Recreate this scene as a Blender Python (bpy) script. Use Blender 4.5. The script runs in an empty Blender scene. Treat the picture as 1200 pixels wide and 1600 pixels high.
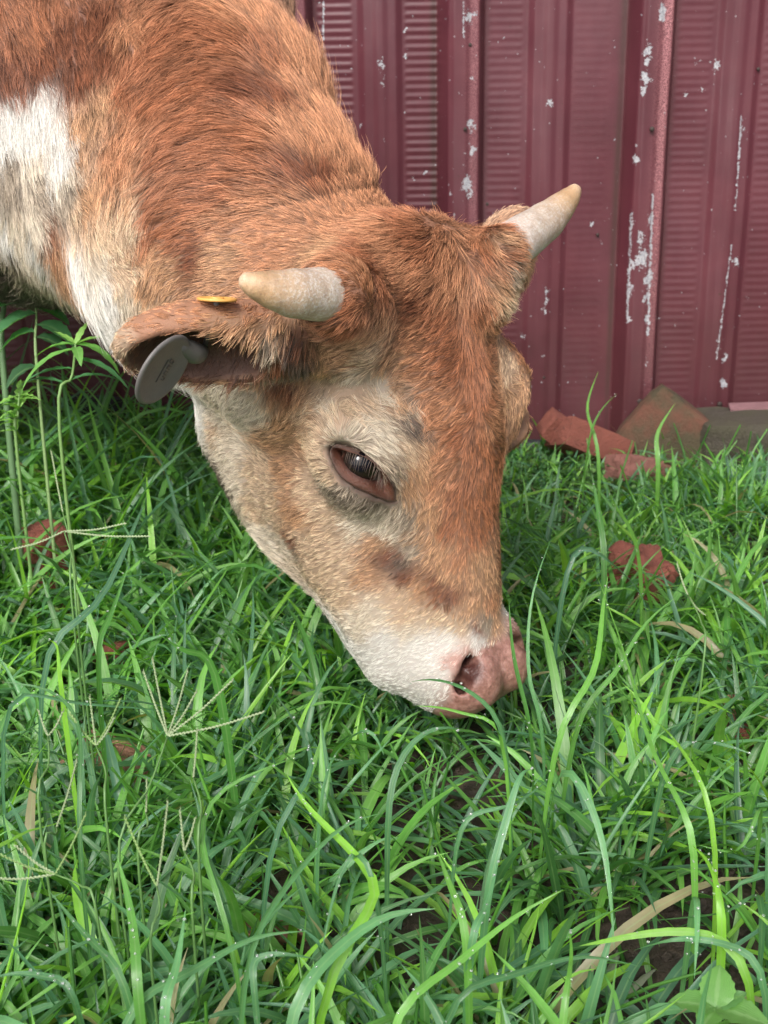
import bpy, bmesh, math, random
import numpy as np
from mathutils import Vector, Matrix, noise
from mathutils.bvhtree import BVHTree

# ------------------------------------------------------------------ camera, sky, sun, exposure
scene = bpy.context.scene
COL = scene.collection
rng = np.random.default_rng(11)
random.seed(5)

CAM_H, PITCH, ROLL = 0.64, math.radians(20.0), math.radians(-0.9)
cam_data = bpy.data.cameras.new('camera')
cam = bpy.data.objects.new('camera', cam_data)
COL.objects.link(cam)
cam_data.sensor_fit = 'VERTICAL'
cam_data.sensor_height = 36.0
cam_data.sensor_width = 27.0
cam_data.lens = 45.0
cam_data.clip_start = 0.02
cam_data.clip_end = 200.0
cam_data.dof.use_dof = True
cam_data.dof.focus_distance = 1.0
cam_data.dof.aperture_fstop = 16.0
cam.matrix_world = (Matrix.Translation((0, 0, CAM_H)) @ Matrix.Rotation(math.pi / 2 - PITCH, 4, 'X')
                    @ Matrix.Rotation(ROLL, 4, 'Z'))
scene.camera = cam

SUN_EL, SUN_AZ = math.radians(42), math.radians(200)
world = bpy.data.worlds.new('World')
scene.world = world
world.use_nodes = True
wn, wl = world.node_tree.nodes, world.node_tree.links
wn.clear()
w_sky = wn.new('ShaderNodeTexSky')
w_sky.sky_type = 'NISHITA'
w_sky.sun_disc = False
w_sky.sun_elevation = SUN_EL
w_sky.sun_rotation = SUN_AZ
w_sky.air_density = 1.0
w_sky.dust_density = 4.0
w_sky.ozone_density = 1.0
w_hsv = wn.new('ShaderNodeHueSaturation')
w_hsv.inputs['Saturation'].default_value = 0.30      # an overcast sky: the blue is greyed by cloud
w_bg = wn.new('ShaderNodeBackground')
w_bg.inputs['Strength'].default_value = 0.11
w_out = wn.new('ShaderNodeOutputWorld')
wl.new(w_sky.outputs[0], w_hsv.inputs['Color'])
wl.new(w_hsv.outputs[0], w_bg.inputs['Color'])
wl.new(w_bg.outputs[0], w_out.inputs['Surface'])

sun_data = bpy.data.lights.new('sun', 'SUN')
sun_data.energy = 1.5
sun_data.angle = math.radians(18)
sun_data.color = (1.0, 0.97, 0.92)
sun = bpy.data.objects.new('sun', sun_data)
COL.objects.link(sun)
# light comes from high, behind the camera and a little from the left
sdir = Vector((math.sin(SUN_AZ) * math.cos(SUN_EL), math.cos(SUN_AZ) * math.cos(SUN_EL), math.sin(SUN_EL)))
sun.rotation_euler = sdir.to_track_quat('Z', 'Y').to_euler()

scene.view_settings.view_transform = 'Standard'
scene.view_settings.look = 'None'
scene.view_settings.gamma = 1.0
scene.view_settings.exposure = 1.08
scene.view_settings.use_curve_mapping = False
scene.render.engine = 'CYCLES'
scene.cycles.use_denoising = True
scene.cycles.max_bounces = 8
scene.cycles.diffuse_bounces = 3
scene.cycles.glossy_bounces = 2
scene.cycles.transmission_bounces = 4
scene.cycles.transparent_max_bounces = 4
scene.render.film_transparent = False

# ------------------------------------------------------------------ small helpers
CM = np.array(cam.matrix_world)[:3, :3]      # camera axes: right, up, back
CO = np.array([0, 0, CAM_H])

def W(u, v, d):
    """world point seen in direction (u, v) of the 1200x1600 frame at depth d metres"""
    c = np.stack(np.broadcast_arrays((np.asarray(u, float) - 600) / 2000 * d, (800 - np.asarray(v, float)) / 2000 * d, -np.asarray(d, float)), -1)
    return c @ CM.T + CO

def on_ground(u, v, z=0.0):
    a = W(u, v, 1.0) - CO
    t = (z - CAM_H) / a[2]
    return CO + a * t

def tag(o, label=None, cat=None, group=None, kind=None):
    if label: o['label'] = label
    if cat: o['category'] = cat
    if group: o['group'] = group
    if kind: o['kind'] = kind
    return o

def empty(name, loc, rz=0.0):
    o = bpy.data.objects.new(name, None)
    o.location = loc
    o.rotation_euler = (0, 0, rz)
    o.empty_display_size = 0.05
    COL.objects.link(o)
    return o

def mesh_obj(name, verts, faces, mat=None, parent=None, smooth=True, attrs=None, mats=None, mat_idx=None):
    me = bpy.data.meshes.new(name)
    verts = np.asarray(verts, np.float32)
    if isinstance(faces, np.ndarray):
        n, k = faces.shape
        me.vertices.add(len(verts)); me.vertices.foreach_set('co', verts.ravel())
        me.loops.add(n * k); me.loops.foreach_set('vertex_index', faces.astype(np.int32).ravel())
        me.polygons.add(n); me.polygons.foreach_set('loop_start', np.arange(0, n * k, k, dtype=np.int32))
        me.polygons.foreach_set('loop_total', np.full(n, k, np.int32))
        me.update(calc_edges=True)
    else:
        me.from_pydata([tuple(map(float, v)) for v in verts], [], [tuple(map(int, f)) for f in faces])
    if attrs:
        for an, av in attrs.items():
            av = np.asarray(av, np.float32)
            if av.ndim == 1:
                a = me.attributes.new(an, 'FLOAT', 'POINT'); a.data.foreach_set('value', av)
            else:
                if av.shape[1] == 3: av = np.c_[av, np.ones(len(av), np.float32)]
                a = me.attributes.new(an, 'FLOAT_COLOR', 'POINT'); a.data.foreach_set('color', av.astype(np.float32).ravel())
    if smooth:
        me.polygons.foreach_set('use_smooth', np.ones(len(me.polygons), bool))
    for m in (mats or ([mat] if mat else [])): me.materials.append(m)
    if mat_idx is not None: me.polygons.foreach_set('material_index', np.asarray(mat_idx, np.int32))
    me.update()
    o = bpy.data.objects.new(name, me)
    COL.objects.link(o)
    if parent is not None: o.parent = parent
    return o

class NT:
    """tiny node-tree writer"""
    def __init__(s, name):
        s.m = bpy.data.materials.new(name); s.m.use_nodes = True
        s.t = s.m.node_tree; s.t.nodes.clear()
        s.out = s.t.nodes.new('ShaderNodeOutputMaterial')
    def n(s, typ, ins=None, **kw):
        nd = s.t.nodes.new(typ)
        for k, v in kw.items(): setattr(nd, k, v)
        for k, v in (ins or {}).items(): s.put(nd.inputs[k], v)
        return nd
    def put(s, sock, v):
        if isinstance(v, bpy.types.NodeSocket): s.t.links.new(v, sock)
        elif hasattr(v, 'outputs'): s.t.links.new(v.outputs[0], sock)
        else:
            if sock.type == 'RGBA' and len(v) == 3: v = (*v, 1)
            sock.default_value = v
    def math(s, op, a, b=None, c=None, clamp=False):
        nd = s.t.nodes.new('ShaderNodeMath'); nd.operation = op; nd.use_clamp = clamp
        for i, x in enumerate((a, b, c)):
            if x is not None: s.put(nd.inputs[i], x)
        return nd.outputs[0]
    def mix(s, f, a, b, mode='MIX'):
        nd = s.t.nodes.new('ShaderNodeMix'); nd.data_type = 'RGBA'; nd.blend_type = mode
        s.put(nd.inputs[0], f); s.put(nd.inputs[6], a); s.put(nd.inputs[7], b)
        return nd.outputs[2]
    def ramp(s, x, stops):
        nd = s.t.nodes.new('ShaderNodeValToRGB'); e = nd.color_ramp.elements
        while len(e) < len(stops): e.new(0.5)
        for el, (p, c) in zip(e, stops): el.position = p; el.color = (*c, 1) if len(c) == 3 else c
        s.put(nd.inputs[0], x); return nd.outputs[0]
    def noise(s, vec, scale, detail=3, rough=0.5, dist=0.0, out=0):
        nd = s.t.nodes.new('ShaderNodeTexNoise')
        nd.inputs['Scale'].default_value = scale; nd.inputs['Detail'].default_value = detail
        nd.inputs['Roughness'].default_value = rough; nd.inputs['Distortion'].default_value = dist
        if vec is not None: s.put(nd.inputs['Vector'], vec)
        return nd.outputs[out]
    def attr(s, name, out='Color'):
        nd = s.t.nodes.new('ShaderNodeAttribute'); nd.attribute_name = name
        return nd.outputs[out]
    def coords(s, which='Object'):
        return s.t.nodes.new('ShaderNodeTexCoord').outputs[which]
    def mapping(s, vec, scale=(1, 1, 1), loc=(0, 0, 0), rot=(0, 0, 0)):
        nd = s.t.nodes.new('ShaderNodeMapping'); s.put(nd.inputs[0], vec)
        nd.inputs['Scale'].default_value = scale; nd.inputs['Location'].default_value = loc; nd.inputs['Rotation'].default_value = rot
        return nd.outputs[0]
    def bump(s, h, strength=0.5, dist=0.001, normal=None):
        nd = s.t.nodes.new('ShaderNodeBump'); s.put(nd.inputs['Height'], h)
        nd.inputs['Strength'].default_value = strength; nd.inputs['Distance'].default_value = dist
        if normal is not None: s.put(nd.inputs['Normal'], normal)
        return nd.outputs[0]
    def principled(s, **kw):
        nd = s.t.nodes.new('ShaderNodeBsdfPrincipled')
        for k, v in kw.items(): s.put(nd.inputs[k.replace('_', ' ')], v)
        return nd
    def done(s, shader):
        s.t.links.new(shader.outputs[0] if hasattr(shader, 'outputs') else shader, s.out.inputs[0])
        return s.m

def tube(pts, radii, segs=8, cap=True):
    """swept tube with a stable frame; returns verts, quad/tri faces"""
    pts = np.asarray(pts, float); n = len(pts)
    radii = np.broadcast_to(np.asarray(radii, float), (n,))
    T = np.gradient(pts, axis=0); T /= np.linalg.norm(T, axis=1)[:, None] + 1e-12
    a = np.array([0, 0, 1.0]) if abs(T[0, 2]) < 0.9 else np.array([1.0, 0, 0])
    N = a - T[0] * (a @ T[0]); N /= np.linalg.norm(N)
    V, F = [], []
    for i in range(n):
        N = N - T[i] * (N @ T[i]); N /= np.linalg.norm(N)
        B = np.cross(T[i], N)
        for k in range(segs):
            t = 2 * math.pi * k / segs
            V.append(pts[i] + radii[i] * (math.cos(t) * N + math.sin(t) * B))
    for i in range(n - 1):
        for k in range(segs):
            k2 = (k + 1) % segs
            F.append((i * segs + k, i * segs + k2, (i + 1) * segs + k2, (i + 1) * segs + k))
    if cap:
        F.append(tuple(range(segs))[::-1]); F.append(tuple((n - 1) * segs + k for k in range(segs)))
    return V, F

class MB:
    """collects shapes for ONE mesh object"""
    def __init__(s): s.v = []; s.f = []; s.mi = []
    def add(s, V, F, mi=0):
        b = len(s.v); s.v += [tuple(map(float, p)) for p in V]
        for f in F: s.f.append(tuple(int(i) + b for i in f)); s.mi.append(mi)
    def build(s, name, mats, parent=None, smooth=True):
        mats = mats if isinstance(mats, (list, tuple)) else [mats]
        return mesh_obj(name, s.v, s.f, parent=parent, smooth=smooth, mats=mats, mat_idx=s.mi)

def bez(P, n):
    """Catmull-Rom through control points"""
    P = np.asarray(P, float)
    Q = np.vstack([2 * P[0] - P[1], P, 2 * P[-1] - P[-2]])
    t = np.linspace(0, len(P) - 1 - 1e-9, n); i = t.astype(int); f = (t - i)[:, None]
    p0, p1, p2, p3 = Q[i], Q[i + 1], Q[i + 2], Q[i + 3]
    return 0.5 * ((2 * p1) + (-p0 + p2) * f + (2 * p0 - 5 * p1 + 4 * p2 - p3) * f**2 + (-p0 + 3 * p1 - 3 * p2 + p3) * f**3)
# ------------------------------------------------------------------ the young cow: frame of the head
def cam2w(v):                                  # camera-space (right, down, away) direction -> world
    return np.array([v[0], -v[1], -v[2]]) @ CM.T
_S = np.array([-.695, .315, -.645]); _L = np.array([.185, .93, .29])
_S /= np.linalg.norm(_S); _L -= _S * (_S @ _L); _L /= np.linalg.norm(_L)
_F = np.cross(_S, _L)
if _F[2] > 0: _F = -_F
HS, HF, HL = cam2w(_S), cam2w(_F), cam2w(_L)   # side (towards camera), front of face, down the nose
HO = W(692, 338, 1.0)
K = 0.0115                                     # one head centimetre in metres
HR = np.stack([HS, HF, HL], 1)
def H(s, f, l): return HO + K * (HR @ np.array([s, f, l], float))
def headc(P): return (P - HO) @ HR / K

# signed distances
def rcone(P, a, b, ra, rb):
    a = np.asarray(a); b = np.asarray(b); ba = b - a; l2 = ba @ ba
    t = np.clip((P - a) @ ba / l2, 0, 1)
    return np.linalg.norm(P - a - t[:, None] * ba, axis=1) - (ra + (rb - ra) * t)
def ell(P, c, R, r):
    q = (P - np.asarray(c)) @ R; r = np.asarray(r, float)
    k0 = np.linalg.norm(q / r, axis=1); k1 = np.linalg.norm(q / (r * r), axis=1) + 1e-9
    return k0 * (k0 - 1) / k1
def smin(a, b, k):
    h = np.clip(0.5 + 0.5 * (b - a) / k, 0, 1)
    return b + (a - b) * h - k * h * (1 - h)
def smax(a, b, k): return -smin(-a, -b, k)
I3 = np.eye(3)
def frame(x, up):
    x = np.asarray(x, float); x = x / np.linalg.norm(x)
    y = np.asarray(up, float) - x * (x @ np.asarray(up, float)); y /= np.linalg.norm(y)
    return np.stack([x, y, np.cross(x, y)], 1)

EAR = {}
for sg in (1, -1):
    base = H(sg * 8.0, -9.5, 8.5)
    if sg > 0:
        dirv = W(205, 540, .905) - W(470, 532, .975)
        base = W(470, 530, .975)
    else:
        dirv = HR @ np.array([-.78, -.60, -.20])
    dirv = dirv / np.linalg.norm(dirv)
    dh = dirv @ HR
    if sg > 0: opn = cam2w(np.array([-.16, .80, -.56])); EAR['o'] = opn @ HR; EAR['d'] = dh
    else:
        opn = HR @ (EAR['o'] * np.array([-1, 1, 1]))
        base = W(766, 434, 1.11); dirv = W(802, 352, 1.235) - base; dirv /= np.linalg.norm(dirv)
    EAR[sg] = dict(base=base, dir=dirv, R=frame(dirv, opn))

HORN = {}
for sg in (1, -1):
    if sg > 0:
        pts = [W(534, 461, .927), W(514, 460, .913), W(455, 458, .88), W(405, 447, .865), W(374, 434, .86)]
        HORN['h'] = [headc(p[None])[0] for p in pts]
    else:
        pts = [W(782, 396, 1.068), W(804, 380, 1.078), W(852, 346, 1.115), W(886, 313, 1.13), W(903, 291, 1.135)]
    HORN[sg] = pts

EYEROT = {}
for sg in (1, -1):                              # long axis of the eye opening runs down and forward
    e3 = np.array([0, .80, .60]); e1 = np.array([sg * 1.0, 0, 0]); e2 = np.cross(e3, e1)
    EYEROT[sg] = np.stack([e1, e2, e3], 1)

EYED = 1.005
HBASE = {1: W(522, 461, .922), -1: W(776, 400, 1.065)}
def prim_list():
    """(kind, bounding centre, radius, function, k) - evaluated in this order"""
    out = []
    def add(c, R, fn, k=.02, op='u'): out.append((np.asarray(c, float), R, fn, k, op))
    def hell(c, r, k=.02, rot=None, op='u'):
        R = HR if rot is None else HR @ rot
        C = H(*c); rr = np.array(r) * K
        add(C, rr.max(), lambda P, C=C, R=R, rr=rr: ell(P, C, R, rr), k, op)
    def hcone(a, b, ra, rb, k=.02, op='u'):
        A, B = H(*a), H(*b)
        add((A + B) / 2, np.linalg.norm(A - B) / 2 + max(ra, rb) * K,
            lambda P: rcone(P, A, B, ra * K, rb * K), k, op)
    def wcone(A, B, ra, rb, k=.03, op='u'):
        A = np.asarray(A); B = np.asarray(B)
        add((A + B) / 2, np.linalg.norm(A - B) / 2 + max(ra, rb), lambda P: rcone(P, A, B, ra, rb), k, op)
    # trunk, neck
    for (A, B, ra, rb) in BODY: wcone(A, B, ra, rb, .05)
    for (C, R, r) in BODY_E: add(C, max(r), lambda P, C=C, R=R, r=r: ell(P, C, R, r), .05)
    # skull
    hell((0, -7.6, 8.0), (8.8, 6.6, 7.4), .02)
    hell((0, -4.4, 3.4), (6.4, 3.3, 3.4), .03)                      # poll
    hell((0, -6.0, 13.0), (8.2, 5.4, 9.5), .025)                     # forehead
    hcone((0, -6.2, 15), (0, -5.8, 32), 6.0, 3.9, .03)               # nasal bridge
    for s in (1, -1):
        hell((s * 7.1 - (.0 if s > 0 else .5), -5.4 + (.0 if s > 0 else .7), 14.6), (2.9, 3.2, 4.6), .02)            # brow
        hell((s * 4.6, -14.2, 16.5), (3.8, 9.0, 9.6), .03)           # cheek
        hcone((s * 3.6, -20.3, 14.0), (s * 2.1, -13.0, 31.5), 4.4, 2.3, .03)   # jaw
        hcone((s * 4.3, -11.5, 19), (s * 2.7, -9.0, 32.5), 4.6, 3.5, .03)
        hell((s * 2.2, -4.4, 34.1), (2.6, 3.3, 3.3), .02)            # nostril wing
        wcone(H(s * 4.8, -5.8, 5.6), HBASE[s], .046 if s > 0 else .038, .027 if s > 0 else .024, .022)         # horn pedestal
    hell((0, -6.2, 34.1), (4.1, 4.3, 4.2), .02)                      # upper lip
    hell((0, -12.2, 32.4), (3.4, 2.4, 3.8), .012)                    # chin
    # ears
    for s in (1, -1):
        e = EAR[s]; d = e['dir']; R = e['R']; b = e['base']
        wcone(b - d * .045, b + d * .03, .026, .024, .02)
        add(b + d * .075, .10, lambda P, b=b, d=d, R=R: ell(P, b + d * .072, R, (.076, .027, .039)), .02)
        add(b + d * .085, .09, lambda P, b=b, d=d, R=R: ell(P, b + d * .092 + R[:, 1] * .020, R, (.053, .0275, .0305)), .006, 's')
    # eye sockets, nostrils, mouth
    def wsock(s):
        c = W(568, 738, EYED); ry = (c - CO) / np.linalg.norm(c - CO); R = frame(cam2w(np.array([.76, .65, 0.0])), -ry)
        if s < 0:
            M = np.eye(3) - 2 * np.outer(HS, HS); c = HO + M @ (c - HO); R = M @ R
        add(c, .04, lambda P, c=c, R=R: ell(P, c, R, (.0350, .0200, .0145)), .004, 's')
    for s in (1, -1):
        wsock(s)
        pts = [(s * 2.3, -1.2, 31.8), (s * 2.9, -1.3, 32.7), (s * 3.3, -2.2, 33.9), (s * 2.9, -3.6, 35.4)]
        for (a, b, r1, r2) in zip(pts[:-1], pts[1:], (.45, .66, .66), (.66, .66, .5)): hcone(a, b, r1, r2, .006, 's')
        hcone((s * 2.6, -1.4, 32.8), (s * 1.8, -4.0, 32.2), .62, .5, .006, 's')
        hell((s * 1.6, -1.8, 34.6), (1.3, 1.2, 1.7), .012)
        hcone((s * 4.6, -11.4, 30.8), (s * 3.3, -11.3, 35.0), .5, .5, .004, 's')
    return out

g = lambda u, v, d: W(u, v, d)
BODY = [
    (g(578, 440, 1.10), g(398, 334, 1.22), .050, .083), (g(398, 334, 1.22), g(337, 193, 1.30), .083, .092),
    (g(337, 193, 1.30), g(285, 56, 1.38), .092, .10), (g(285, 56, 1.38), g(200, -85, 1.46), .10, .135),
    (g(455, 560, 1.08), g(300, 425, 1.20), .072, .084), (g(300, 425, 1.20), g(205, 330, 1.30), .084, .10),
    (g(205, 330, 1.30), g(70, 275, 1.38), .10, .115), (g(70, 275, 1.38), g(-200, 230, 1.46), .115, .155),
    (g(520, 500, 1.09), g(360, 370, 1.20), .085, .115), (g(360, 370, 1.20), g(270, 230, 1.32), .115, .14),
    (g(270, 230, 1.32), g(60, 100, 1.45), .14, .20),
]
tr0 = g(-40, 60, 1.48)
BODY += [(tr0, tr0 + np.array([-.85, .05, .02]), .235, .25), (tr0 + np.array([-.85, .05, .02]), tr0 + np.array([-1.12, .06, .06]), .25, .20)]
LEGS = []
for (dx, dy, hind) in ((-.20, -.14, 0), (-.20, .15, 0), (-1.10, -.13, 1), (-1.14, .16, 1)):
    t = tr0 + np.array([dx, dy, -.08 if not hind else .0])
    if not hind:
        e_ = t + np.array([-.03, 0, -.18]); k_ = np.array([e_[0] + .03, e_[1], .30]); f_ = np.array([k_[0] - .01, k_[1], .09]); h_ = np.array([f_[0] + .03, f_[1], .03])
        BODY += [(t, e_, .11, .075), (e_, k_, .07, .036), (k_, f_, .038, .027), (f_, h_, .030, .032)]
    else:
        s_ = t + np.array([.04, 0, -.20]); k_ = np.array([s_[0] - .17, s_[1], .40]); f_ = np.array([k_[0] + .03, k_[1], .09]); h_ = np.array([f_[0] + .035, f_[1], .03])
        BODY += [(t, s_, .16, .10), (s_, k_, .085, .040), (k_, f_, .040, .028), (f_, h_, .030, .032)]
    LEGS.append(h_)
tl = tr0 + np.array([-1.28, .06, .18])
BODY += [(tl, tl + np.array([-.07, 0, -.10]), .04, .022), (tl + np.array([-.07, 0, -.10]), tl + np.array([-.08, .01, -.50]), .022, .014)]
BODY_E = [(g(70, 130, 1.40), I3, (.17, .15, .24))]

def body_sdf(P):
    d = np.full(len(P), 1e3); PT = np.ascontiguousarray(P.T)
    for c, R, fn, k, op in PR:
        q = R + (.09 if op == 'u' else .02)
        m = np.nonzero((np.abs(PT[0] - c[0]) < q) & (np.abs(PT[1] - c[1]) < q) & (np.abs(PT[2] - c[2]) < q))[0]
        if not len(m): continue
        v = fn(P[m])
        d[m] = smin(d[m], v, k) if op == 'u' else smax(d[m], -v, k)
    far = d > 900
    if far.any():
        d[far] = .1
    return d

def surface_nets(sdf, lo, hi, h, mult=4):
    """sparse naive surface nets: coarse pass finds the blocks the surface crosses, fine pass meshes them"""
    lo = np.asarray(lo, float); Hc = h * mult
    n = np.ceil((np.asarray(hi) - lo) / Hc).astype(int)
    gx = np.stack(np.meshgrid(*[np.arange(k) for k in n], indexing='ij'), -1).reshape(-1, 3)
    dc = sdf(lo + (gx + .5) * Hc)
    blk = gx[np.abs(dc) < Hc * 1.6]
    off = np.stack(np.meshgrid(*[np.arange(mult)] * 3, indexing='ij'), -1).reshape(-1, 3)
    cells = (blk[:, None] * mult + off[None]).reshape(-1, 3)
    N = n * mult + 3
    key = lambda c: (c[..., 0].astype(np.int64) * N[1] + c[..., 1]) * N[2] + c[..., 2]
    corner = np.stack(np.meshgrid([0, 1], [0, 1], [0, 1], indexing='ij'), -1).reshape(-1, 3)
    ck = key(cells[:, None] + corner[None])
    uk, inv = np.unique(ck, return_inverse=True); inv = inv.reshape(ck.shape)
    uc = np.stack([uk // (N[1] * N[2]), (uk // N[2]) % N[1], uk % N[2]], -1)
    val = sdf(lo + uc * h)
    cv = val[inv]
    act = (cv.min(1) < 0) & (cv.max(1) >= 0)
    cells, cv = cells[act], cv[act]
    E = [(a, b) for a in range(8) for b in range(a + 1, 8) if np.abs(corner[a] - corner[b]).sum() == 1]
    acc = np.zeros((len(cells), 3)); cnt = np.zeros(len(cells))
    for a, b in E:
        va, vb = cv[:, a], cv[:, b]; m = (va < 0) != (vb < 0)
        t = np.where(m, va / np.where(m, va - vb, 1), 0)[:, None]
        acc += np.where(m[:, None], corner[a] + (corner[b] - corner[a]) * t, 0); cnt += m
    V = lo + (cells + acc / cnt[:, None]) * h
    kk = key(cells); order = np.argsort(kk); ks = kk[order]
    def find(c):
        q = key(c); i = np.clip(np.searchsorted(ks, q), 0, len(ks) - 1)
        return np.where(ks[i] == q, order[i], -1)
    Fs = []
    for ax in range(3):
        b1, b2 = (ax + 1) % 3, (ax + 2) % 3
        ci = {tuple(c): i for i, c in enumerate(corner)}
        e = np.zeros(3, int); e[ax] = 1
        v0 = cv[:, 0]; v1 = cv[:, ci[tuple(e)]]
        m = (v0 < 0) != (v1 < 0)
        c = cells[m]; d1 = np.zeros(3, int); d1[b1] = 1; d2 = np.zeros(3, int); d2[b2] = 1
        q = np.stack([find(c), find(c - d1), find(c - d1 - d2), find(c - d2)], 1)
        flip = v0[m] >= 0
        ok = (q >= 0).all(1); q, flip = q[ok], flip[ok]
        q[flip] = q[flip][:, ::-1]
        Fs.append(q)
    return V, np.vstack(Fs)

def grad(sdf, P, e=1e-3):
    gr = np.stack([sdf(P + np.eye(3)[i] * e) - sdf(P - np.eye(3)[i] * e) for i in range(3)], 1)
    return gr / (np.linalg.norm(gr, axis=1)[:, None] + 1e-12)

PR = prim_list()
BV, BF = surface_nets(body_sdf, (-1.85, .55, -.01), (.35, 1.85, 1.12), .0042)
def mesh_normals(V, F):
    a = np.cross(V[F[:, 2]] - V[F[:, 0]], V[F[:, 3]] - V[F[:, 1]])
    n = np.stack([np.bincount(F.ravel(), np.repeat(a[:, k], 4), len(V)) for k in range(3)], 1)
    return n / (np.linalg.norm(n, axis=1)[:, None] + 1e-12)
for _ in range(2):
    BN = mesh_normals(BV, BF)
    BV = BV - BN * np.clip(body_sdf(BV), -.003, .003)[:, None]
BN = mesh_normals(BV, BF)
bvh = BVHTree.FromPolygons([tuple(v) for v in BV], [tuple(f) for f in BF])
def hit(u, v):
    """point of the skin behind the frame position (u, v)"""
    a = W(u, v, 1.0) - CO
    p, n_, i, dd = bvh.ray_cast(Vector(CO), Vector(a).normalized())
    return (np.array(p), np.array(n_)) if p is not None else (None, None)
# ------------------------------------------------------------------ coat: colours and lie of the hair, set at spots on the skin
PAL = dict(R=(.345, .138, .068), O=(.48, .228, .120), D=(.20, .073, .037), T=(.48, .272, .152), L=(.60, .43, .29),  # D spots on the neck paint in the shade of its folds
           C=(.66, .56, .44), W=(.70, .67, .62), G=(.36, .29, .22), K=(.10, .075, .06), P=(.55, .30, .25))
COLPTS = """
450,40,O 480,120,O 505,180,O 400,40,O 420,90,R 350,60,R 250,60,R 200,40,O 260,140,R 320,130,R 420,150,D 435,165,D 400,210,R 490,285,D 330,200,R 280,230,R 250,300,R 240,350,R
520,230,O 545,270,O 575,320,O 480,230,O 430,260,R 380,290,R 330,300,R 300,350,R 360,350,O 420,330,O 480,350,O 540,345,O 500,400,T 420,390,O 350,400,T 300,400,D 265,420,T 280,360,R 440,410,O
150,30,D 100,60,D 50,30,R 10,20,R 60,90,D 10,90,D 120,110,D 20,125,D 165,70,D 160,150,T 130,180,T 200,130,R 200,200,O 185,250,O 150,290,T 210,290,T 120,230,T 110,180,T
20,165,W 60,165,W 90,190,W 100,230,W 40,210,W 5,200,W 85,255,W 100,265,C 50,245,C 15,245,G 60,275,G 15,285,G 100,290,G 130,310,T 90,310,G
20,340,C 5,350,W 50,345,C 30,370,C 60,395,W 55,410,C 20,395,G 85,370,T 80,360,D 85,410,T 115,390,W 118,410,W 125,440,W 140,475,W 115,340,L 150,340,L 170,370,L 210,340,L 215,300,L 180,420,L 150,410,C 160,450,W 200,430,L 195,470,C 230,450,T 240,400,T 205,400,T 230,480,L 60,435,G 15,430,K 5,445,K 40,440,G
600,350,O 640,345,R 690,335,R 740,340,R 780,355,R 660,370,R 700,380,O 740,390,R 620,390,O 580,400,R 560,430,O 540,470,R 540,510,R 600,460,R 650,440,O 650,470,D 720,440,O 600,500,T 650,520,O 700,500,R 740,470,R 745,540,R 780,440,T 800,420,G 820,400,O 790,400,R 800,455,L 785,485,L 780,370,T
790,520,L 775,500,O 800,570,L 780,600,T 825,600,T 830,650,O 822,620,T 818,660,T 810,580,T 815,690,O 805,720,D 770,650,O 750,620,R 770,720,R 745,700,R 740,580,R 700,560,R 660,570,O 620,560,T 580,560,L 555,590,C 590,610,C 560,620,L 620,620,T 642,655,K 655,668,K 640,640,G 670,640,O 700,640,O 720,680,R 690,700,O 660,700,T 640,700,L 630,690,L 600,680,C 570,670,C 540,680,C 530,655,L 540,630,L 510,640,C 515,610,L 500,580,T 520,550,T 550,560,T 500,680,L 490,650,T
620,740,G 640,760,T 650,740,T 680,760,O 720,770,R 760,780,R 745,830,R 700,820,R 670,800,T 640,810,G 610,805,C 585,800,C 560,785,G 540,765,G 590,790,G 530,772,K 545,782,K 560,792,G 575,790,K 595,800,G 530,780,G 510,760,G 510,740,L 495,720,L 480,760,L 450,740,T 430,700,T 460,690,T 440,650,T 460,620,T 480,640,L 470,590,T 430,770,L 450,785,T 470,810,T 500,800,L 520,820,L 560,820,C 600,825,C
400,640,C 370,660,C 360,620,C 350,690,C 380,700,C 410,720,L 375,730,C 330,640,C 300,610,W 280,600,W 315,655,W 340,680,L 350,720,C 390,690,L 390,740,L 370,760,C 400,800,L 420,840,C 345,745,K 352,780,K 365,810,K 380,835,K 370,740,C 400,830,C 440,830,L 450,850,C 480,850,L 455,845,D 430,880,C 460,920,C 500,960,W 540,1000,W 580,1030,W 500,900,L 540,880,L 540,930,L 580,900,T 610,870,D 625,885,K 635,900,D 590,850,T 640,860,G 660,850,T 690,860,T 720,870,O 750,880,T 770,900,T 690,910,D 700,930,D 700,900,T 650,920,T 620,930,L 590,960,C 640,960,L 690,960,L 740,950,T 760,980,G 745,990,D 775,980,T 720,985,L 770,940,O
600,1000,W 560,980,C 640,990,C 650,1010,W 700,1005,W 750,1010,W 780,1015,C 740,1000,W 640,1050,W 600,1040,W 680,1030,W 690,1060,W 650,1090,W 690,1100,W 620,1075,W 820,1000,W 815,1015,W 720,1030,P 770,1040,P 800,1050,P 740,1090,P
440,440,T 460,540,K 468,570,K 455,600,D 470,520,D 440,560,D 420,590,G 440,500,T 400,480,O 360,475,O 300,485,O 260,495,O 220,508,O 190,525,L 183,550,L 350,510,T 400,520,T 420,540,G 380,560,T 300,510,O 340,590,T 390,590,T
"""
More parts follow.
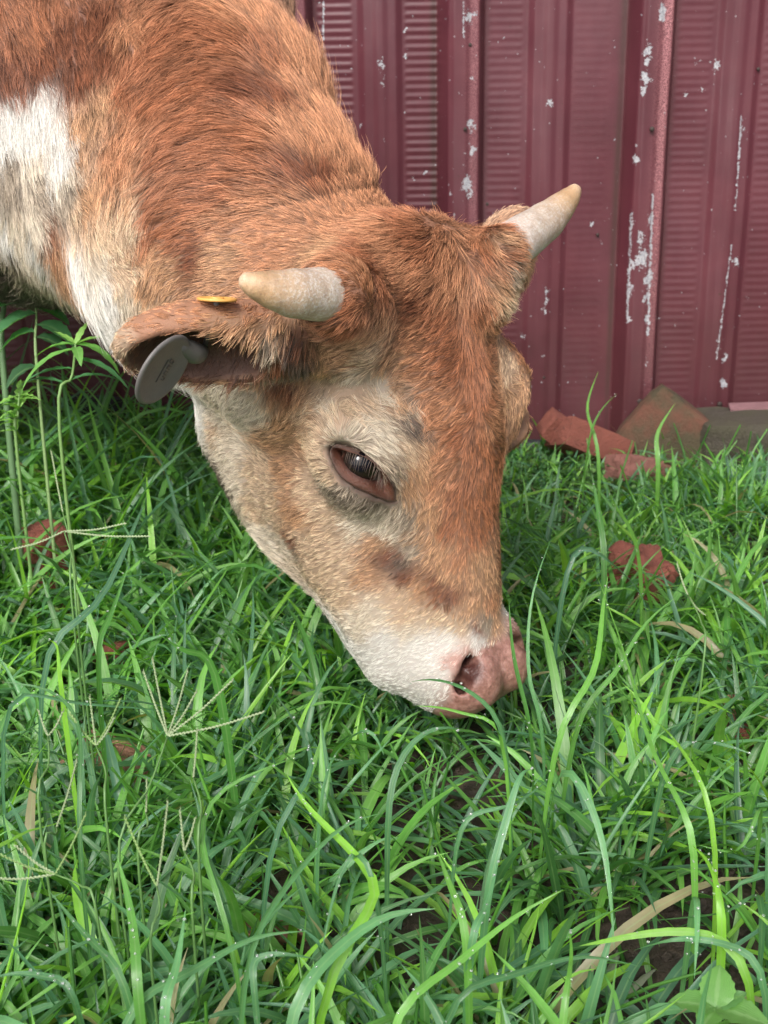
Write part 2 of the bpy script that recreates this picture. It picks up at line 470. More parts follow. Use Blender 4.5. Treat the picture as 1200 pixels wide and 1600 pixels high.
DIRPTS = """
455,20,.35,-.9 480,80,.35,-.9 505,150,.35,-.9 530,210,.35,-.9 550,255,.4,-.9 580,310,.3,-.95 430,40,-.1,-1 460,120,-.15,-1 490,200,-.25,-1 510,270,-.35,-.9 540,320,-.5,-.8 400,30,-.6,-.8 420,100,-.6,-.8 450,180,-.65,-.75 470,260,-.75,-.65 490,330,-.9,-.45
360,30,-.95,-.3 370,80,-.95,-.2 390,150,-1,-.15 410,230,-1,-.15 420,310,-1,-.1 440,370,-1,0 540,380,-.95,-.1 300,20,-.85,.5 300,80,-.85,.5 320,150,-.9,.4 340,220,-.95,.3 350,290,-1,.1 360,360,-1,.1 260,30,-.6,.8 240,120,-.6,.8 250,200,-.6,.8 260,270,-.7,.7 290,340,-.9,.3 270,400,-.8,.4 400,420,-1,.1 340,410,-1,.2
190,40,-.1,1 200,150,0,1 190,250,0,1 215,330,-.2,1 150,60,.1,1 130,150,.15,1 100,60,.2,1 40,60,.35,.9 20,120,.3,.9 60,180,.15,1 20,230,.2,1 90,250,.3,.95 120,300,.5,.85 60,300,.6,.8 30,350,.2,1 60,400,.1,1 20,430,-.4,.9 120,380,.2,1 130,450,.3,.9 170,490,.4,.9 160,400,.6,.7 200,400,.9,.4 230,440,-.2,1 200,470,.1,1
600,360,-.9,.1 640,345,-.7,-.3 640,370,-.85,.35 690,335,.3,-.6 690,360,-.3,.9 720,345,.6,-.1 740,370,.2,1 700,400,-.5,.85 720,420,-.3,.95 670,420,-.9,.4 620,410,-1,.2 570,430,-1,.1 540,470,-.9,.3 540,510,-.8,.5 600,470,-1,.3 650,480,-.9,.4 700,470,-.6,.8 735,450,-.1,1 760,390,.5,.6 790,390,.9,.1 820,400,.9,.1 790,430,.7,.6 805,440,.6,.7 780,350,.9,-.1 760,480,.5,.85 780,520,.5,.85 745,530,.05,1 700,540,-.8,.5 640,550,-.9,.3 580,540,-.9,.3
540,590,-.5,.6 560,570,-.7,-.1 590,600,.4,.7 580,625,.8,.3 560,640,.6,.5 600,640,.85,.4 640,640,.5,.7 650,600,-.9,.2 700,600,-.85,.4 720,650,-.8,.5 690,660,-.9,.3 745,600,0,1 750,680,.1,1 770,640,.8,.5 800,600,.8,.3 820,640,.5,.7 800,690,.5,.85 780,740,.4,.9 740,730,-.3,.95 700,720,-.8,.5 660,690,.4,.9 640,720,.5,.85 660,760,.35,.9 690,770,-.5,.85 750,800,.1,1 700,830,-.5,.85 650,800,-.4,.6
620,700,.7,.7 590,690,.6,.6 550,680,.2,-.3 520,670,-.3,-.6 500,700,-.6,-.2 500,740,-.9,.1 520,770,-.8,.4 560,790,-.7,.6 600,800,-.6,.7 620,760,.2,.9 480,650,-.5,.4 470,700,-.9,.2 440,700,-1,.1 400,700,-1,.1 400,760,-1,.2 360,720,-1,.3 360,780,-.8,.5 440,800,-.95,.3 500,830,-.9,.3 560,840,-.85,.4 600,860,-.85,.45 650,860,-.7,.6 700,880,-.4,.8 760,880,.1,1 770,940,.1,1 720,940,-.4,.8 650,920,-.85,.5 580,900,-.95,.3 500,900,-.95,.3 440,880,-.95,.4 480,950,-.9,.5 560,960,-.95,.3 640,980,-.9,.3 700,990,-.7,.5 750,1000,-.2,.7 600,1020,-.9,.4 660,1040,-.9,.3 640,1090,-.7,.7 690,1100,-.5,.8 810,1000,.4,.6
400,600,-.7,.6 340,620,-.8,.5 300,620,-.7,.6 330,670,-.9,.4 440,620,-.3,.9 460,570,0,1 430,560,-.2,1 440,520,-.4,.8 400,490,-.8,.3 350,480,-.95,0 300,490,-1,0 250,498,-1,.1 200,515,-1,.1 183,545,-.6,.7 350,530,-.3,.95 400,540,-.3,.95 300,520,-.5,.8 390,580,-.4,.9 330,585,-.7,.6 230,580,-.5,.8
"""
def skin_spots(txt, n):
    out = []
    for tok in txt.split():
        a = tok.split(',')
        p, nn = hit(float(a[0]), float(a[1]))
        if p is None or p[1] > 1.9: continue
        out.append((p, nn, a[2:]))
    return out
cp = skin_spots(COLPTS, 1)
CP = np.array([c[0] for c in cp]); CC = np.array([PAL[c[2][0]] for c in cp])
# the parts no spot describes: rust trunk and rump, pale belly, legs and ear insides
def extra(p, c): 
    global CP, CC
    CP = np.vstack([CP, p]); CC = np.vstack([CC, PAL[c]])
for dx in (-.4, -.7, -1.0):
    for dy in (-.22, .22): extra(tr0 + np.array([dx, dy, .1]), 'R'); extra(tr0 + np.array([dx, dy, -.1]), 'O')
    extra(tr0 + np.array([dx, 0, -.24]), 'C')
for q_, c_ in (((-8.4, -3, 12), 'O'), ((-9, -4, 14), 'O'), ((-9, -3.2, 17), 'O'), ((-9.5, -5.5, 13), 'T'), ((-7.5, -2.5, 20), 'R'), ((-9.5, -6.5, 17), 'T'), ((-7.0, -3.0, 24), 'R')): extra(H(*q_), c_)
for h_ in LEGS: extra(h_ + np.array([0, 0, .35]), 'O'); extra(h_ + np.array([0, 0, .1]), 'L')
for sg in (1, -1):
    e = EAR[sg]
    pass
dp = skin_spots(DIRPTS, 2)
DP = np.array([d[0] for d in dp]); DD = []
for p, nn, a in dp:
    ray = (p - CO) / np.linalg.norm(p - CO)
    d = cam2w(np.array([float(a[0]), float(a[1]), 0.0]))
    den = nn @ ray
    if abs(den) > .35: d = d - ray * (d @ nn) / den
    else: d = d - nn * (d @ nn)
    DD.append(d / np.linalg.norm(d))
DD = np.array(DD)
back = []
for q in [(-.4, -.25, 0), (-.4, .25, 0), (-.8, -.25, 0), (-.8, .25, 0), (-1.1, 0, .2), (-.5, 0, .25), (-.9, 0, -.25)]: back.append((tr0 + np.array(q), np.array([-.8, 0, -.6])))
for h_ in LEGS:
    for z_ in (.4, .25, .1): back.append((h_ * [1, 1, 0] + np.array([0, 0, z_]), np.array([-.1, 0, -1])))
DP = np.vstack([DP, [b[0] for b in back]]); DD = np.vstack([DD, [b[1] for b in back]])
for sg in (-1,):                                            # the far half of the head mirrors the near half
    m = np.array([-1, 1, 1]); hc = headc(DP)
    sel = (hc[:, 0] > 2.0) & (hc[:, 1] > -24) & (hc[:, 2] > -1) & (hc[:, 2] < 40) & (np.abs(hc[:, 0]) < 14)
    DP = np.vstack([DP, HO + K * (hc[sel] * m) @ HR.T]); DD = np.vstack([DD, ((DD[sel] @ HR) * m) @ HR.T])
    hc = headc(CP); sel = (hc[:, 0] > 3.0) & ((hc[:, 1] < -5.5) | (hc[:, 2] > 24)) & (hc[:, 1] > -24) & (hc[:, 2] > 3) & (hc[:, 2] < 40) & (np.abs(hc[:, 0]) < 14)
    CP = np.vstack([CP, HO + K * (hc[sel] * m) @ HR.T]); CC = np.vstack([CC, CC[sel]])

def vnoise(P, sc, seed):
    """cheap smooth vector noise (sum of rotated sines), 3 channels"""
    r_ = np.random.default_rng(seed); out = np.zeros((len(P), 3))
    for o in range(5):
        A = r_.normal(size=(3, 3)) * sc * (1.0 + .45 * o); ph = r_.uniform(0, 6.28, 3)
        out += np.sin(P @ A + ph) / (1 + .35 * o)
    return out / 2.4
def idw(Q, P, val, pw):
    out = np.empty((len(Q), val.shape[1]))
    for i in range(0, len(Q), 20000):
        q = Q[i:i + 20000]
        d2 = ((q ** 2).sum(1)[:, None] + (P ** 2).sum(1)[None] - 2 * q @ P.T).clip(1e-7)
        w = d2 ** (-pw / 2)
        out[i:i + 20000] = (w @ val) / w.sum(1)[:, None]
    return out

col_v = idw(BV + vnoise(BV, 90, 3) * .004, CP, CC, 4.5)
hv = headc(BV)
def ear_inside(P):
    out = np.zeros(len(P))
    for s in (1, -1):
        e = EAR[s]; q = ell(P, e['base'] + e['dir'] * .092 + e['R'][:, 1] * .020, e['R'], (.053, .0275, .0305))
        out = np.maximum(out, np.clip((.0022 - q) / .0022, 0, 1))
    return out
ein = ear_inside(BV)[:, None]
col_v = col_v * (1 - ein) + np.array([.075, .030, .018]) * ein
# bare parts: nose pad, inside of nostrils, rim of the eye
_pad = np.exp(-((np.abs(hv[:, 0]) / 4.7) ** 4 + ((hv[:, 1] + 2.2) / 4.6) ** 4 + ((hv[:, 2] - 35.7 - .08 * np.abs(hv[:, 0]) ** 1.2) / 4.2) ** 4)) + vnoise(hv, .9, 61)[:, 0] * .05
pad_v = np.clip((_pad - .30) * 5, 0, 1)

def mirror(V): return HO + (((np.asarray(V) - HO) @ HR) * np.array([-1, 1, 1])) @ HR.T
# ------------------------------------------------------------------ cow: materials
def mat_skin():
    m = NT('cow_skin'); co = m.coords()
    c = m.mix(.55, m.attr('coat'), (.10, .055, .042))
    n1 = m.noise(co, 160, 4, .6); n2 = m.noise(co, 900, 2, .6)
    pinkc = m.ramp(n1, [(.25, (.13, .056, .042)), (.5, (.26, .125, .100)), (.75, (.40, .22, .185))])
    hole = m.attr('hole', 'Fac')
    vor = m.n('ShaderNodeTexVoronoi', {'Vector': co, 'Scale': 420.0}).outputs[0]
    pinkc = m.mix(hole, pinkc, (.055, .018, .014))
    c = m.mix(m.attr('pad', 'Fac'), c, pinkc)
    b = m.bump(n2, .6, .0006, m.bump(m.math('MULTIPLY', vor, m.attr('pad', 'Fac')), .35, .0008, m.bump(m.noise(co, 260, 3, .6), .4, .0010)))
    rough = m.math('MULTIPLY_ADD', m.attr('pad', 'Fac'), -.28, .72)
    p = m.principled(Base_Color=c, Roughness=rough, Normal=b)
    p.inputs['Subsurface Weight'].default_value = .12; p.inputs['Subsurface Radius'].default_value = (.012, .004, .002); p.inputs['Subsurface Scale'].default_value = .4
    return m.done(p)
def mat_hair():
    m = NT('cow_hair')
    p = m.principled(Base_Color=m.attr('hcol'), Roughness=.42)
    p.inputs['Specular IOR Level'].default_value = .35
    return m.done(p)
def mat_horn():
    m = NT('horn_keratin'); co = m.coords(); t = m.attr('along', 'Fac')
    st = m.noise(m.mapping(co, (1, 1, 1)), 420, 6, .7)
    base = m.ramp(t, [(0, (.52, .43, .40)), (.35, (.50, .41, .33)), (.72, (.40, .25, .13)), (.92, (.50, .33, .20)), (1, (.62, .46, .32))])
    flake = m.ramp(st, [(.50, (0, 0, 0)), (.56, (1, 1, 1))])
    fm = m.math('MULTIPLY', flake, m.ramp(t, [(.0, (1, 1, 1)), (.5, (.8, .8, .8)), (.75, (0, 0, 0))]))
    c = m.mix(m.math('MULTIPLY', fm, .55), base, (.70, .68, .67))
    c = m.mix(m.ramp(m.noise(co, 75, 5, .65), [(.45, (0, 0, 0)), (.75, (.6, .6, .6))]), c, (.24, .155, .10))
    crack = m.ramp(m.noise(m.mapping(co, (1, 1, 1)), 640, 4, .8, .8), [(.40, (1, 1, 1)), (.46, (0, 0, 0))]); c = m.mix(m.math('MULTIPLY', crack, .4), c, (.20, .13, .09))
    rings = m.math('SINE', m.math('MULTIPLY_ADD', t, 95.0, m.math('MULTIPLY', m.noise(co, 40, 2), 8.0)))
    b = m.bump(m.math('ADD', m.math('MULTIPLY', st, 1.2), m.math('MULTIPLY', rings, .12)), .5, .0010)
    p = m.principled(Base_Color=c, Roughness=.42, Normal=b); p.inputs['Subsurface Weight'].default_value = .08; p.inputs['Subsurface Scale'].default_value = .004
    return m.done(p)
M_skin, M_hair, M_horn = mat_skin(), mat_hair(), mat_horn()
def simple(name, col, rough=.5, **kw):
    m = NT(name); co = m.coords()
    c = m.mix(m.noise(co, kw.get('ns', 120), 4, .6), tuple(x * .78 for x in col), tuple(min(1, x * 1.18) for x in col))
    p = m.principled(Base_Color=c, Roughness=rough, Normal=m.bump(m.noise(co, kw.get('bs', 500), 3), kw.get('b', .2), .001))
    return m.done(p)

# ---- eyes
eo = [(516, 694), (528, 695), (541, 697), (555, 701), (568, 707), (580, 714), (590, 722), (598, 732), (606, 744), (613, 758), (618, 772), (621, 785),
      (609, 783), (597, 779), (585, 774), (572, 768), (558, 762), (545, 755), (534, 746), (526, 736), (520, 724), (516, 710)]
ei = [(536, 703), (543, 704), (551, 706), (560, 708), (568, 710), (576, 713), (583, 718), (588, 724), (592, 731), (594, 738), (595, 744), (594, 749),
      (589, 749), (583, 749), (577, 748), (570, 746), (563, 743), (556, 739), (549, 734), (543, 727), (538, 719), (535, 711)]
pc, nc = hit(566, 728)
cen_dir = HR @ np.array([1.0, .12, -.05]); cen_dir /= np.linalg.norm(cen_dir)
rim = []
for (u, v) in eo:
    cx, cy = 566, 737
    uu, vv = cx + (u - cx) * 1.02, cy + (v - cy) * 1.02 + 1
    p, n_ = hit(uu, vv)
    rim.append(p + n_ * .0012)
rim = np.array(rim)
ER = .0165
ray = W(564, 723, 1.0) - CO; ray /= np.linalg.norm(ray)
ecen = CO + ray * ((rim[:11] - CO) @ ray).mean() + ray * (ER * .72)
inner = []
for k_, (u, v) in enumerate(ei):
    v = v + (.8 if 2 <= k_ <= 8 else 0)
    u, v = 565 + (u - 565) * 1.0 - 1.0, 728 + (v - 728) * 1.0 + 1.5
    a = W(u, v, 1.0) - CO; a /= np.linalg.norm(a)
    oc = CO - ecen; bq = oc @ a; cq = oc @ oc - (ER + .0007) ** 2; disc = bq * bq - cq
    if disc < 0: t_ = -bq
    else: t_ = -bq - math.sqrt(disc)
    inner.append(CO + a * t_)
inner = np.array(inner)
rimN = np.array([hit(566 + (u - 566) * 1.04, 737 + (v - 737) * 1.04)[1] for (u, v) in eo])
def smoothring(A, k=1):
    for _ in range(k): A = A * .5 + .25 * (np.roll(A, 1, 0) + np.roll(A, -1, 0))
    return A
fine = 88
def resamp(A): 
    B = np.vstack([A, A[:1]]); t_ = np.linspace(0, len(A), fine, endpoint=False); i_ = t_.astype(int); f_ = (t_ - i_)[:, None]
    p0, p1, p2, p3 = B[(i_ - 1) % len(A)], B[i_], B[(i_ + 1) % len(A)], B[(i_ + 2) % len(A)]
    return p1 + .5 * f_ * (p2 - p0 + f_ * (2 * p0 - 5 * p1 + 4 * p2 - p3 + f_ * (3 * (p1 - p2) + p3 - p0)))
RO, RI, RN = resamp(smoothring(rim)), resamp(inner), resamp(rimN)
cow = empty('cow', (float(tr0[0]), float(tr0[1]), 0.0))
tag(cow, 'young rust and cream cow with short pale horns, head lowered to graze', 'cow')
COWM = np.array([tr0[0], tr0[1], 0.0])
# dark hairless edge round the eyelids
for sg in (1, -1):
    Rr = RO if sg > 0 else mirror(RO); nz_ = np.nonzero(np.linalg.norm(BV - Rr.mean(0), axis=1) < .06)[0]
    dd = np.linalg.norm(BV[nz_][:, None] - Rr[None], axis=2).min(1); k_ = (np.clip((.0065 - dd) / .004, 0, 1) * .85)[:, None]
    col_v[nz_] = col_v[nz_] * (1 - k_) + np.array([.03, .022, .018]) * k_
# the skin dips under the eyelids
for sg in (1, -1):
    Rr = RO if sg > 0 else mirror(RO); cen = Rr.mean(0); u_, s_, vt_ = np.linalg.svd(Rr - cen); A2 = (Rr - cen) @ vt_[:2].T; q = (BV - cen) @ vt_.T
    outn = vt_[2] * np.sign(vt_[2] @ (HS * sg))
    near_ = np.nonzero((np.abs(q[:, 2]) < .03) & (np.hypot(q[:, 0], q[:, 1]) < .05))[0]; qq = q[near_]
    x1, y1 = A2[:, 0], A2[:, 1]; x2, y2 = np.roll(x1, -1), np.roll(y1, -1)
    c1 = (y1[None] > qq[:, 1:2]) != (y2[None] > qq[:, 1:2]); xi = (x2 - x1)[None] * (qq[:, 1:2] - y1[None]) / (y2 - y1 + 1e-12)[None] + x1[None]
    ins = (c1 & (qq[:, 0:1] < xi)).sum(1) % 2 == 1
    dist = np.linalg.norm(qq[:, None, :2] - A2[None], axis=2).min(1)
    BV[near_[ins]] -= outn * (.016 * np.clip(dist[ins] / .005, 0, 1))[:, None]
# nostril cavities darker flesh
hole_v = np.zeros(len(BV))
for s in (1, -1):
    for c_, rr in (((s * 2.8, -1.9, 33.2), 1.2), ((s * 3.0, -3.0, 34.8), 1.0), ((s * 2.0, -3.6, 32.2), 1.3), ((s * 3.5, -4.0, 35.0), .9), ((s * 4.4, -11.4, 31.4), .55), ((s * 4.1, -11.4, 32.3), .55), ((s * 3.8, -11.4, 33.2), .55)):
        dd = np.linalg.norm(hv - np.array(c_), axis=1); hole_v = np.maximum(hole_v, np.clip((rr * 1.25 - dd) / .8, 0, 1))
body = mesh_obj('body', BV - COWM, BF, M_skin, cow, attrs=dict(coat=col_v, pad=pad_v, hole=hole_v))

for sg in (1, -1):
    n_ = 40
    P_ = bez(HORN[sg], n_); tt = np.linspace(0, 1, n_)
    rad = np.interp(tt, [0, .25, .5, .7, .85, .94, .98, 1], [.0195, .0200, .0168, .0118, .0080, .0060, .0043, .0011])
    if sg < 0: rad = rad * 1.02
    rad = rad * (1 + .012 * np.sin(tt * 40))
    V_, F_ = tube(P_, rad, 24)
    al = np.repeat(tt, 24)
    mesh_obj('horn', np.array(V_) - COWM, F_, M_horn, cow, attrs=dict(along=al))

no_ = len(eo); steps = 9
LV, LF, lt = [], [], []
for j in range(steps):
    t_ = j / (steps - 1)
    bul = math.sin(math.pi * min(1, t_ * 1.15)) * .0012 - (.0015 if j == 0 else 0)
    ring = RO * (1 - t_) + RI * t_ + RN * bul
    if j == steps - 1: ring = ring + ray * .0015
    LV.append(ring); lt += [t_] * fine
LV = np.vstack(LV)
for j in range(steps - 1):
    for k in range(fine): LF.append((j * fine + k, j * fine + (k + 1) % fine, (j + 1) * fine + (k + 1) % fine, (j + 1) * fine + k))
SV, SF = [], []
bm = bmesh.new(); bmesh.ops.create_uvsphere(bm, u_segments=48, v_segments=32, radius=ER)
SV = np.array([v.co[:] for v in bm.verts]); SF = [tuple(v.index for v in f.verts) for f in bm.faces]; bm.free()
eq = Vector(-ray).to_track_quat('Z', 'Y').to_matrix(); SVw = SV @ np.array(eq).T + ecen
def mat_eye():
    m = NT('eyeball'); sep = m.n('ShaderNodeSeparateXYZ', {0: m.attr('loc', 'Vector')})
    r_ = m.math('SQRT', m.math('ADD', m.math('POWER', sep.outputs[0], 2.0), m.math('POWER', sep.outputs[1], 2.0)))
    c = m.ramp(m.math('DIVIDE', r_, ER), [(.0, (.002, .002, .004)), (.42, (.004, .003, .006)), (.50, (.012, .008, .006)), (.86, (.016, .009, .007)), (.93, (.07, .03, .02)), (1, (.2, .10, .08))])
    p = m.principled(Base_Color=c, Roughness=.07); p.inputs['Specular IOR Level'].default_value = .30
    return m.done(p)
def mat_lid():
    m = NT('eyelid_flesh'); co = m.coords(); t_ = m.attr('t', 'Fac')
    n1 = m.noise(co, 200, 4, .6)
    c = m.ramp(t_, [(0, (.12, .08, .06)), (.12, (.04, .024, .02)), (.26, (.060, .023, .013)), (.6, (.090, .028, .014)), (.85, (.05, .016, .010)), (1, (.03, .012, .010))])
    c = m.mix(m.math('MULTIPLY', n1, .5), c, (.15, .055, .035))
    p = m.principled(Base_Color=c, Roughness=.40, Normal=m.bump(m.noise(m.mapping(co, (1, 1, 1)), 520, 5, .7), .8, .0018)); p.inputs['Subsurface Weight'].default_value = .15; p.inputs['Subsurface Scale'].default_value = .003
    return m.done(p)
M_eye, M_lid = mat_eye(), mat_lid()
EYES = []
for sg in (1, -1):
    f_ = (lambda V: np.asarray(V)) if sg > 0 else mirror
    e_o = mesh_obj('eye', f_(SVw) - COWM, SF if sg > 0 else [q[::-1] for q in SF], M_eye, cow, attrs=dict(loc=SV))
    mesh_obj('eyelid', f_(LV) - COWM, LF if sg > 0 else [q[::-1] for q in LF], M_lid, e_o, attrs=dict(t=np.array(lt)))
    EYES.append(e_o)

# hooves
M_hoof = simple('hoof_horn', (.10, .075, .055), .45)
for h_ in LEGS:
    for dy in (-.021, .021):
        mb = MB(); rings = []
        for z_, r1, off in ((.062, .022, -.012), (.045, .026, -.006), (.02, .031, .002), (-.004, .034, .008)):
            rings.append([(h_[0] + off + r1 * 1.25 * math.cos(a_), h_[1] + dy + r1 * .66 * math.sin(a_), z_) for a_ in np.linspace(0, 2 * math.pi, 14, endpoint=False)])
        V_ = [p for r_ in rings for p in r_]; F_ = [(i * 14 + k, i * 14 + (k + 1) % 14, (i + 1) * 14 + (k + 1) % 14, (i + 1) * 14 + k) for i in range(3) for k in range(14)]
        F_ += [tuple(range(14))[::-1], tuple(range(42, 56))]
        mesh_obj('hoof', np.array(V_) - COWM, F_, M_hoof, cow)

# ------------------------------------------------------------------ fur: real strands rooted on the skin
def make_curves(name, P, rad, colr, mat, parent=None, off=None):
    """P (n,k,3) strand points, rad (n,k), colr (n,k,3)"""
    n, k = P.shape[:2]
    cu = bpy.data.hair_curves.new(name); cu.add_curves([k] * n)
    if off is not None: P = P - off
    cu.attributes['position'].data.foreach_set('vector', P.astype(np.float32).ravel())
    ra = cu.attributes.get('radius') or cu.attributes.new('radius', 'FLOAT', 'POINT')
    ra.data.foreach_set('value', rad.astype(np.float32).ravel())
    ca = cu.attributes.new('hcol', 'FLOAT_COLOR', 'POINT')
    ca.data.foreach_set('color', np.concatenate([colr, np.ones((n, k, 1))], 2).astype(np.float32).ravel())
    cu.materials.append(mat)
    o = bpy.data.objects.new(name, cu); COL.objects.link(o)
    if parent is not None: o.parent = parent
    return o

A_ = BV[BF[:, 0]]; B_ = BV[BF[:, 1]]; C_ = BV[BF[:, 2]]; D_ = BV[BF[:, 3]]
fc = (A_ + B_ + C_ + D_) / 4; fn = np.cross(C_ - A_, D_ - B_); fa = np.linalg.norm(fn, axis=1) / 2; fn /= (2 * fa[:, None] + 1e-12)
cc = (fc - CO) @ CM
fu, fv = cc[:, 0] / -cc[:, 2] * 2000 + 600, 800 - cc[:, 1] / -cc[:, 2] * 2000
vd = (CO - fc) / np.linalg.norm(CO - fc, axis=1)[:, None]
facing = (fn * vd).sum(1)
infr = (fu > -60) & (fu < 1260) & (fv > -60) & (fv < 1200)
hcf = headc(fc)
onhead = (hcf[:, 2] > -2) & (hcf[:, 2] < 42) & (hcf[:, 1] > -26) & (np.abs(hcf[:, 0]) < 14) & (hcf[:, 1] < 4)
_padf = pad_v[BF].mean(1) + hole_v[BF].mean(1)
# distance of a face to the eye opening
eyed = np.full(len(fc), 9.0)
for poly in (RO, mirror(RO)):
    cen = poly.mean(0); u_, s_, vt_ = np.linalg.svd(poly - cen); A2 = (poly - cen) @ vt_[:2].T * 1.02; q = (fc - cen) @ vt_.T
    near_ = np.nonzero((np.abs(q[:, 2]) < .035) & (np.hypot(q[:, 0], q[:, 1]) < .05))[0]; qq = q[near_]
    x1, y1 = A2[:, 0], A2[:, 1]; x2, y2 = np.roll(x1, -1), np.roll(y1, -1)
    c1 = (y1[None] > qq[:, 1:2]) != (y2[None] > qq[:, 1:2]); xi = (x2 - x1)[None] * (qq[:, 1:2] - y1[None]) / (y2 - y1 + 1e-12)[None] + x1[None]
    ins = (c1 & (qq[:, 0:1] < xi)).sum(1) % 2 == 1
    eyed[near_[ins]] = 0
horned = np.full(len(fc), 9.0)
for sg in (1, -1):
    P_ = bez(HORN[sg], 14)[4:]
    horned = np.minimum(horned, np.linalg.norm(fc[:, None] - P_[None], axis=2).min(1) / .020)
dens = np.where(infr & (facing > -.25), 1.0, np.where(infr | onhead, .30, .07))
dens *= np.where(onhead & (dens > .5), 1.5, 1.0)
dens *= np.clip(1 - _padf * 1.3, .0, 1) * (eyed > 1.0) * (horned > 1.0)
dens[(fc[:, 2] < .07) & (fc[:, 0] < -.5)] = 0
NH = 420000
w_ = fa * dens; cs = np.cumsum(w_); pick = np.searchsorted(cs, rng.uniform(0, cs[-1], NH))
pick = np.clip(pick, 0, len(fa) - 1)
r1, r2 = rng.uniform(size=(2, NH, 1))
root = (A_[pick] * (1 - r1) + B_[pick] * r1) * (1 - r2) + (D_[pick] * (1 - r1) + C_[pick] * r1) * r2
nb = [BN[BF[pick, i]] for i in range(4)]
nrm = (nb[0] * (1 - r1) + nb[1] * r1) * (1 - r2) + (nb[3] * (1 - r1) + nb[2] * r1) * r2
nrm /= np.linalg.norm(nrm, axis=1)[:, None]
lod = dens[pick] / np.where(onhead[pick], 1.5, 1)
hdir = idw(root, DP, DD, 4.0)
hdir += vnoise(root, 35, 5) * .10 + vnoise(root, 110, 6) * .16 + vnoise(root, 300, 8) * .16
hcol = idw(root + vnoise(root, 90, 3) * .004 + vnoise(root, 260, 33) * .003 + rng.normal(size=root.shape) * .0028, CP, CC, 4.5)
hh = headc(root)
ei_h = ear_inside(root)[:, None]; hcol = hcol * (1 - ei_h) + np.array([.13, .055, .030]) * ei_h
# lengths (m)
oh = onhead[pick]
poll = np.exp(-((hh[:, 0] / 6.5) ** 2 + ((hh[:, 2] - 2.5) / 4.5) ** 2 + ((hh[:, 1] + 2.5) / 5) ** 2))
down = np.clip((hh[:, 2] - 12) / 24, 0, 1)
face_len = .0120 - .0062 * down + .011 * poll
crest_pts = np.array([W(*q) for q in ((580, 320, 1.15), (548, 250, 1.22), (505, 140, 1.30), (455, 20, 1.38), (420, -120, 1.44))])
dcr = np.linalg.norm(root[:, None] - crest_pts[None], axis=2).min(1)
neck_len = .027 + .011 * np.exp(-(dcr / .07) ** 2)
dh = np.clip((headc(root)[:, 2] + 2) / 4, 0, 1)
blend = np.clip((hh[:, 1] + 26) / 6, 0, 1) * oh
L_ = np.where(oh, face_len, neck_len)
throat = oh & (hh[:, 1] < -15)
L_ = np.where(throat, .012, L_)
for sg in (1, -1):
    e = EAR[sg]; q = (root - e['base']) @ e['R']
    onear = (q[:, 0] > -.01) & (q[:, 0] < .17) & (np.abs(q[:, 1]) < .05) & (np.abs(q[:, 2]) < .05) & (np.linalg.norm(root - e['base'], axis=1) < .19)
    L_ = np.where(onear, .0080 + .008 * np.clip((q[:, 1] + .004) / .02, 0, 1) * np.clip((.11 - q[:, 0]) / .05, 0, 1), L_)
L_ = np.where(root[:, 2] < .38, np.where(root[:, 0] < -.45, .010, L_), L_)
L_ = np.where(oh & (hh[:, 0] < -6.5) & (hh[:, 2] > 9), L_ * .6, L_)
stray = rng.uniform(size=NH) < .03
L_ = L_ * rng.uniform(.7, 1.2, NH) * np.where(stray, 1.25, 1)
lift = np.where(oh, .27, .22) + .55 * np.exp(-(dcr / .045) ** 2) + .15 * poll
lift = lift * rng.uniform(.6, 1.5, NH) + stray * .35
# tufts: strands lean together towards the tip of their tuft
from mathutils import kdtree
NCL = 26000
cw = np.where(oh, 2.6, 1.0) * np.where(lod > .5, 1, .6); csel = rng.choice(NH, NCL, replace=False, p=cw / cw.sum())
kd = kdtree.KDTree(NCL)
for i_, p_ in enumerate(root[csel].tolist()): kd.insert(p_, i_)
kd.balance()
cid = np.fromiter((kd.find(p_)[1] for p_ in root.tolist()), np.int32, NH)
cjit = rng.normal(size=(NCL, 3)) * .13
croot = root[csel][cid]
hdir += cjit[cid] + rng.normal(size=root.shape) * .07
T_ = hdir - nrm * (hdir * nrm).sum(1)[:, None]; T_ /= np.linalg.norm(T_, axis=1)[:, None] + 1e-9
KP = 5
tt = np.linspace(0, 1, KP)
hdir0 = T_ + nrm * lift[:, None]; hdir0 /= np.linalg.norm(hdir0, axis=1)[:, None]
hdir1 = T_ + nrm * (lift * .15 - np.where(oh, .0, .08))[:, None]; hdir1 /= np.linalg.norm(hdir1, axis=1)[:, None]
curl = vnoise(croot, 160, 12) * .30
pts = [root - nrm * .0006]
for k in range(1, KP):
    f_ = tt[k]; d_ = hdir0 * (1 - f_) + hdir1 * f_ + curl * f_ * .5
    d_ /= np.linalg.norm(d_, axis=1)[:, None]
    pts.append(pts[-1] + d_ * (L_ / (KP - 1))[:, None])
HP = np.stack(pts, 1)
clus = rng.uniform(.55, .95, NCL)[cid] * np.where(stray, .1, 1) * np.where(lod > .5, 1, .5)
shift = (croot - root)
HP += shift[:, None] * (tt ** 1.3 * 1)[None, :, None] * clus[:, None, None]
r0 = np.where(oh, .00016 - .00005 * down, .00021) / np.sqrt(np.clip(lod, .05, 1))
HRD = r0[:, None] * np.array([1.0, 1.0, .85, .6, .18])[None] * rng.uniform(.7, 1.3, NH)[:, None]
br = (rng.uniform(.50, 1.35, NH) * (rng.uniform(.66, 1.22, NCL)[cid]))[:, None, None]
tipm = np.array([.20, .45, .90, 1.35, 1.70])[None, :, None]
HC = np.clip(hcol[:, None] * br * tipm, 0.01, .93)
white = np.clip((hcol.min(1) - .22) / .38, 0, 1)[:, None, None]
HC = HC * (1 - white) + np.clip(hcol[:, None] * (br * .3 + .7) * (tipm * .35 + .65), 0, .93) * white
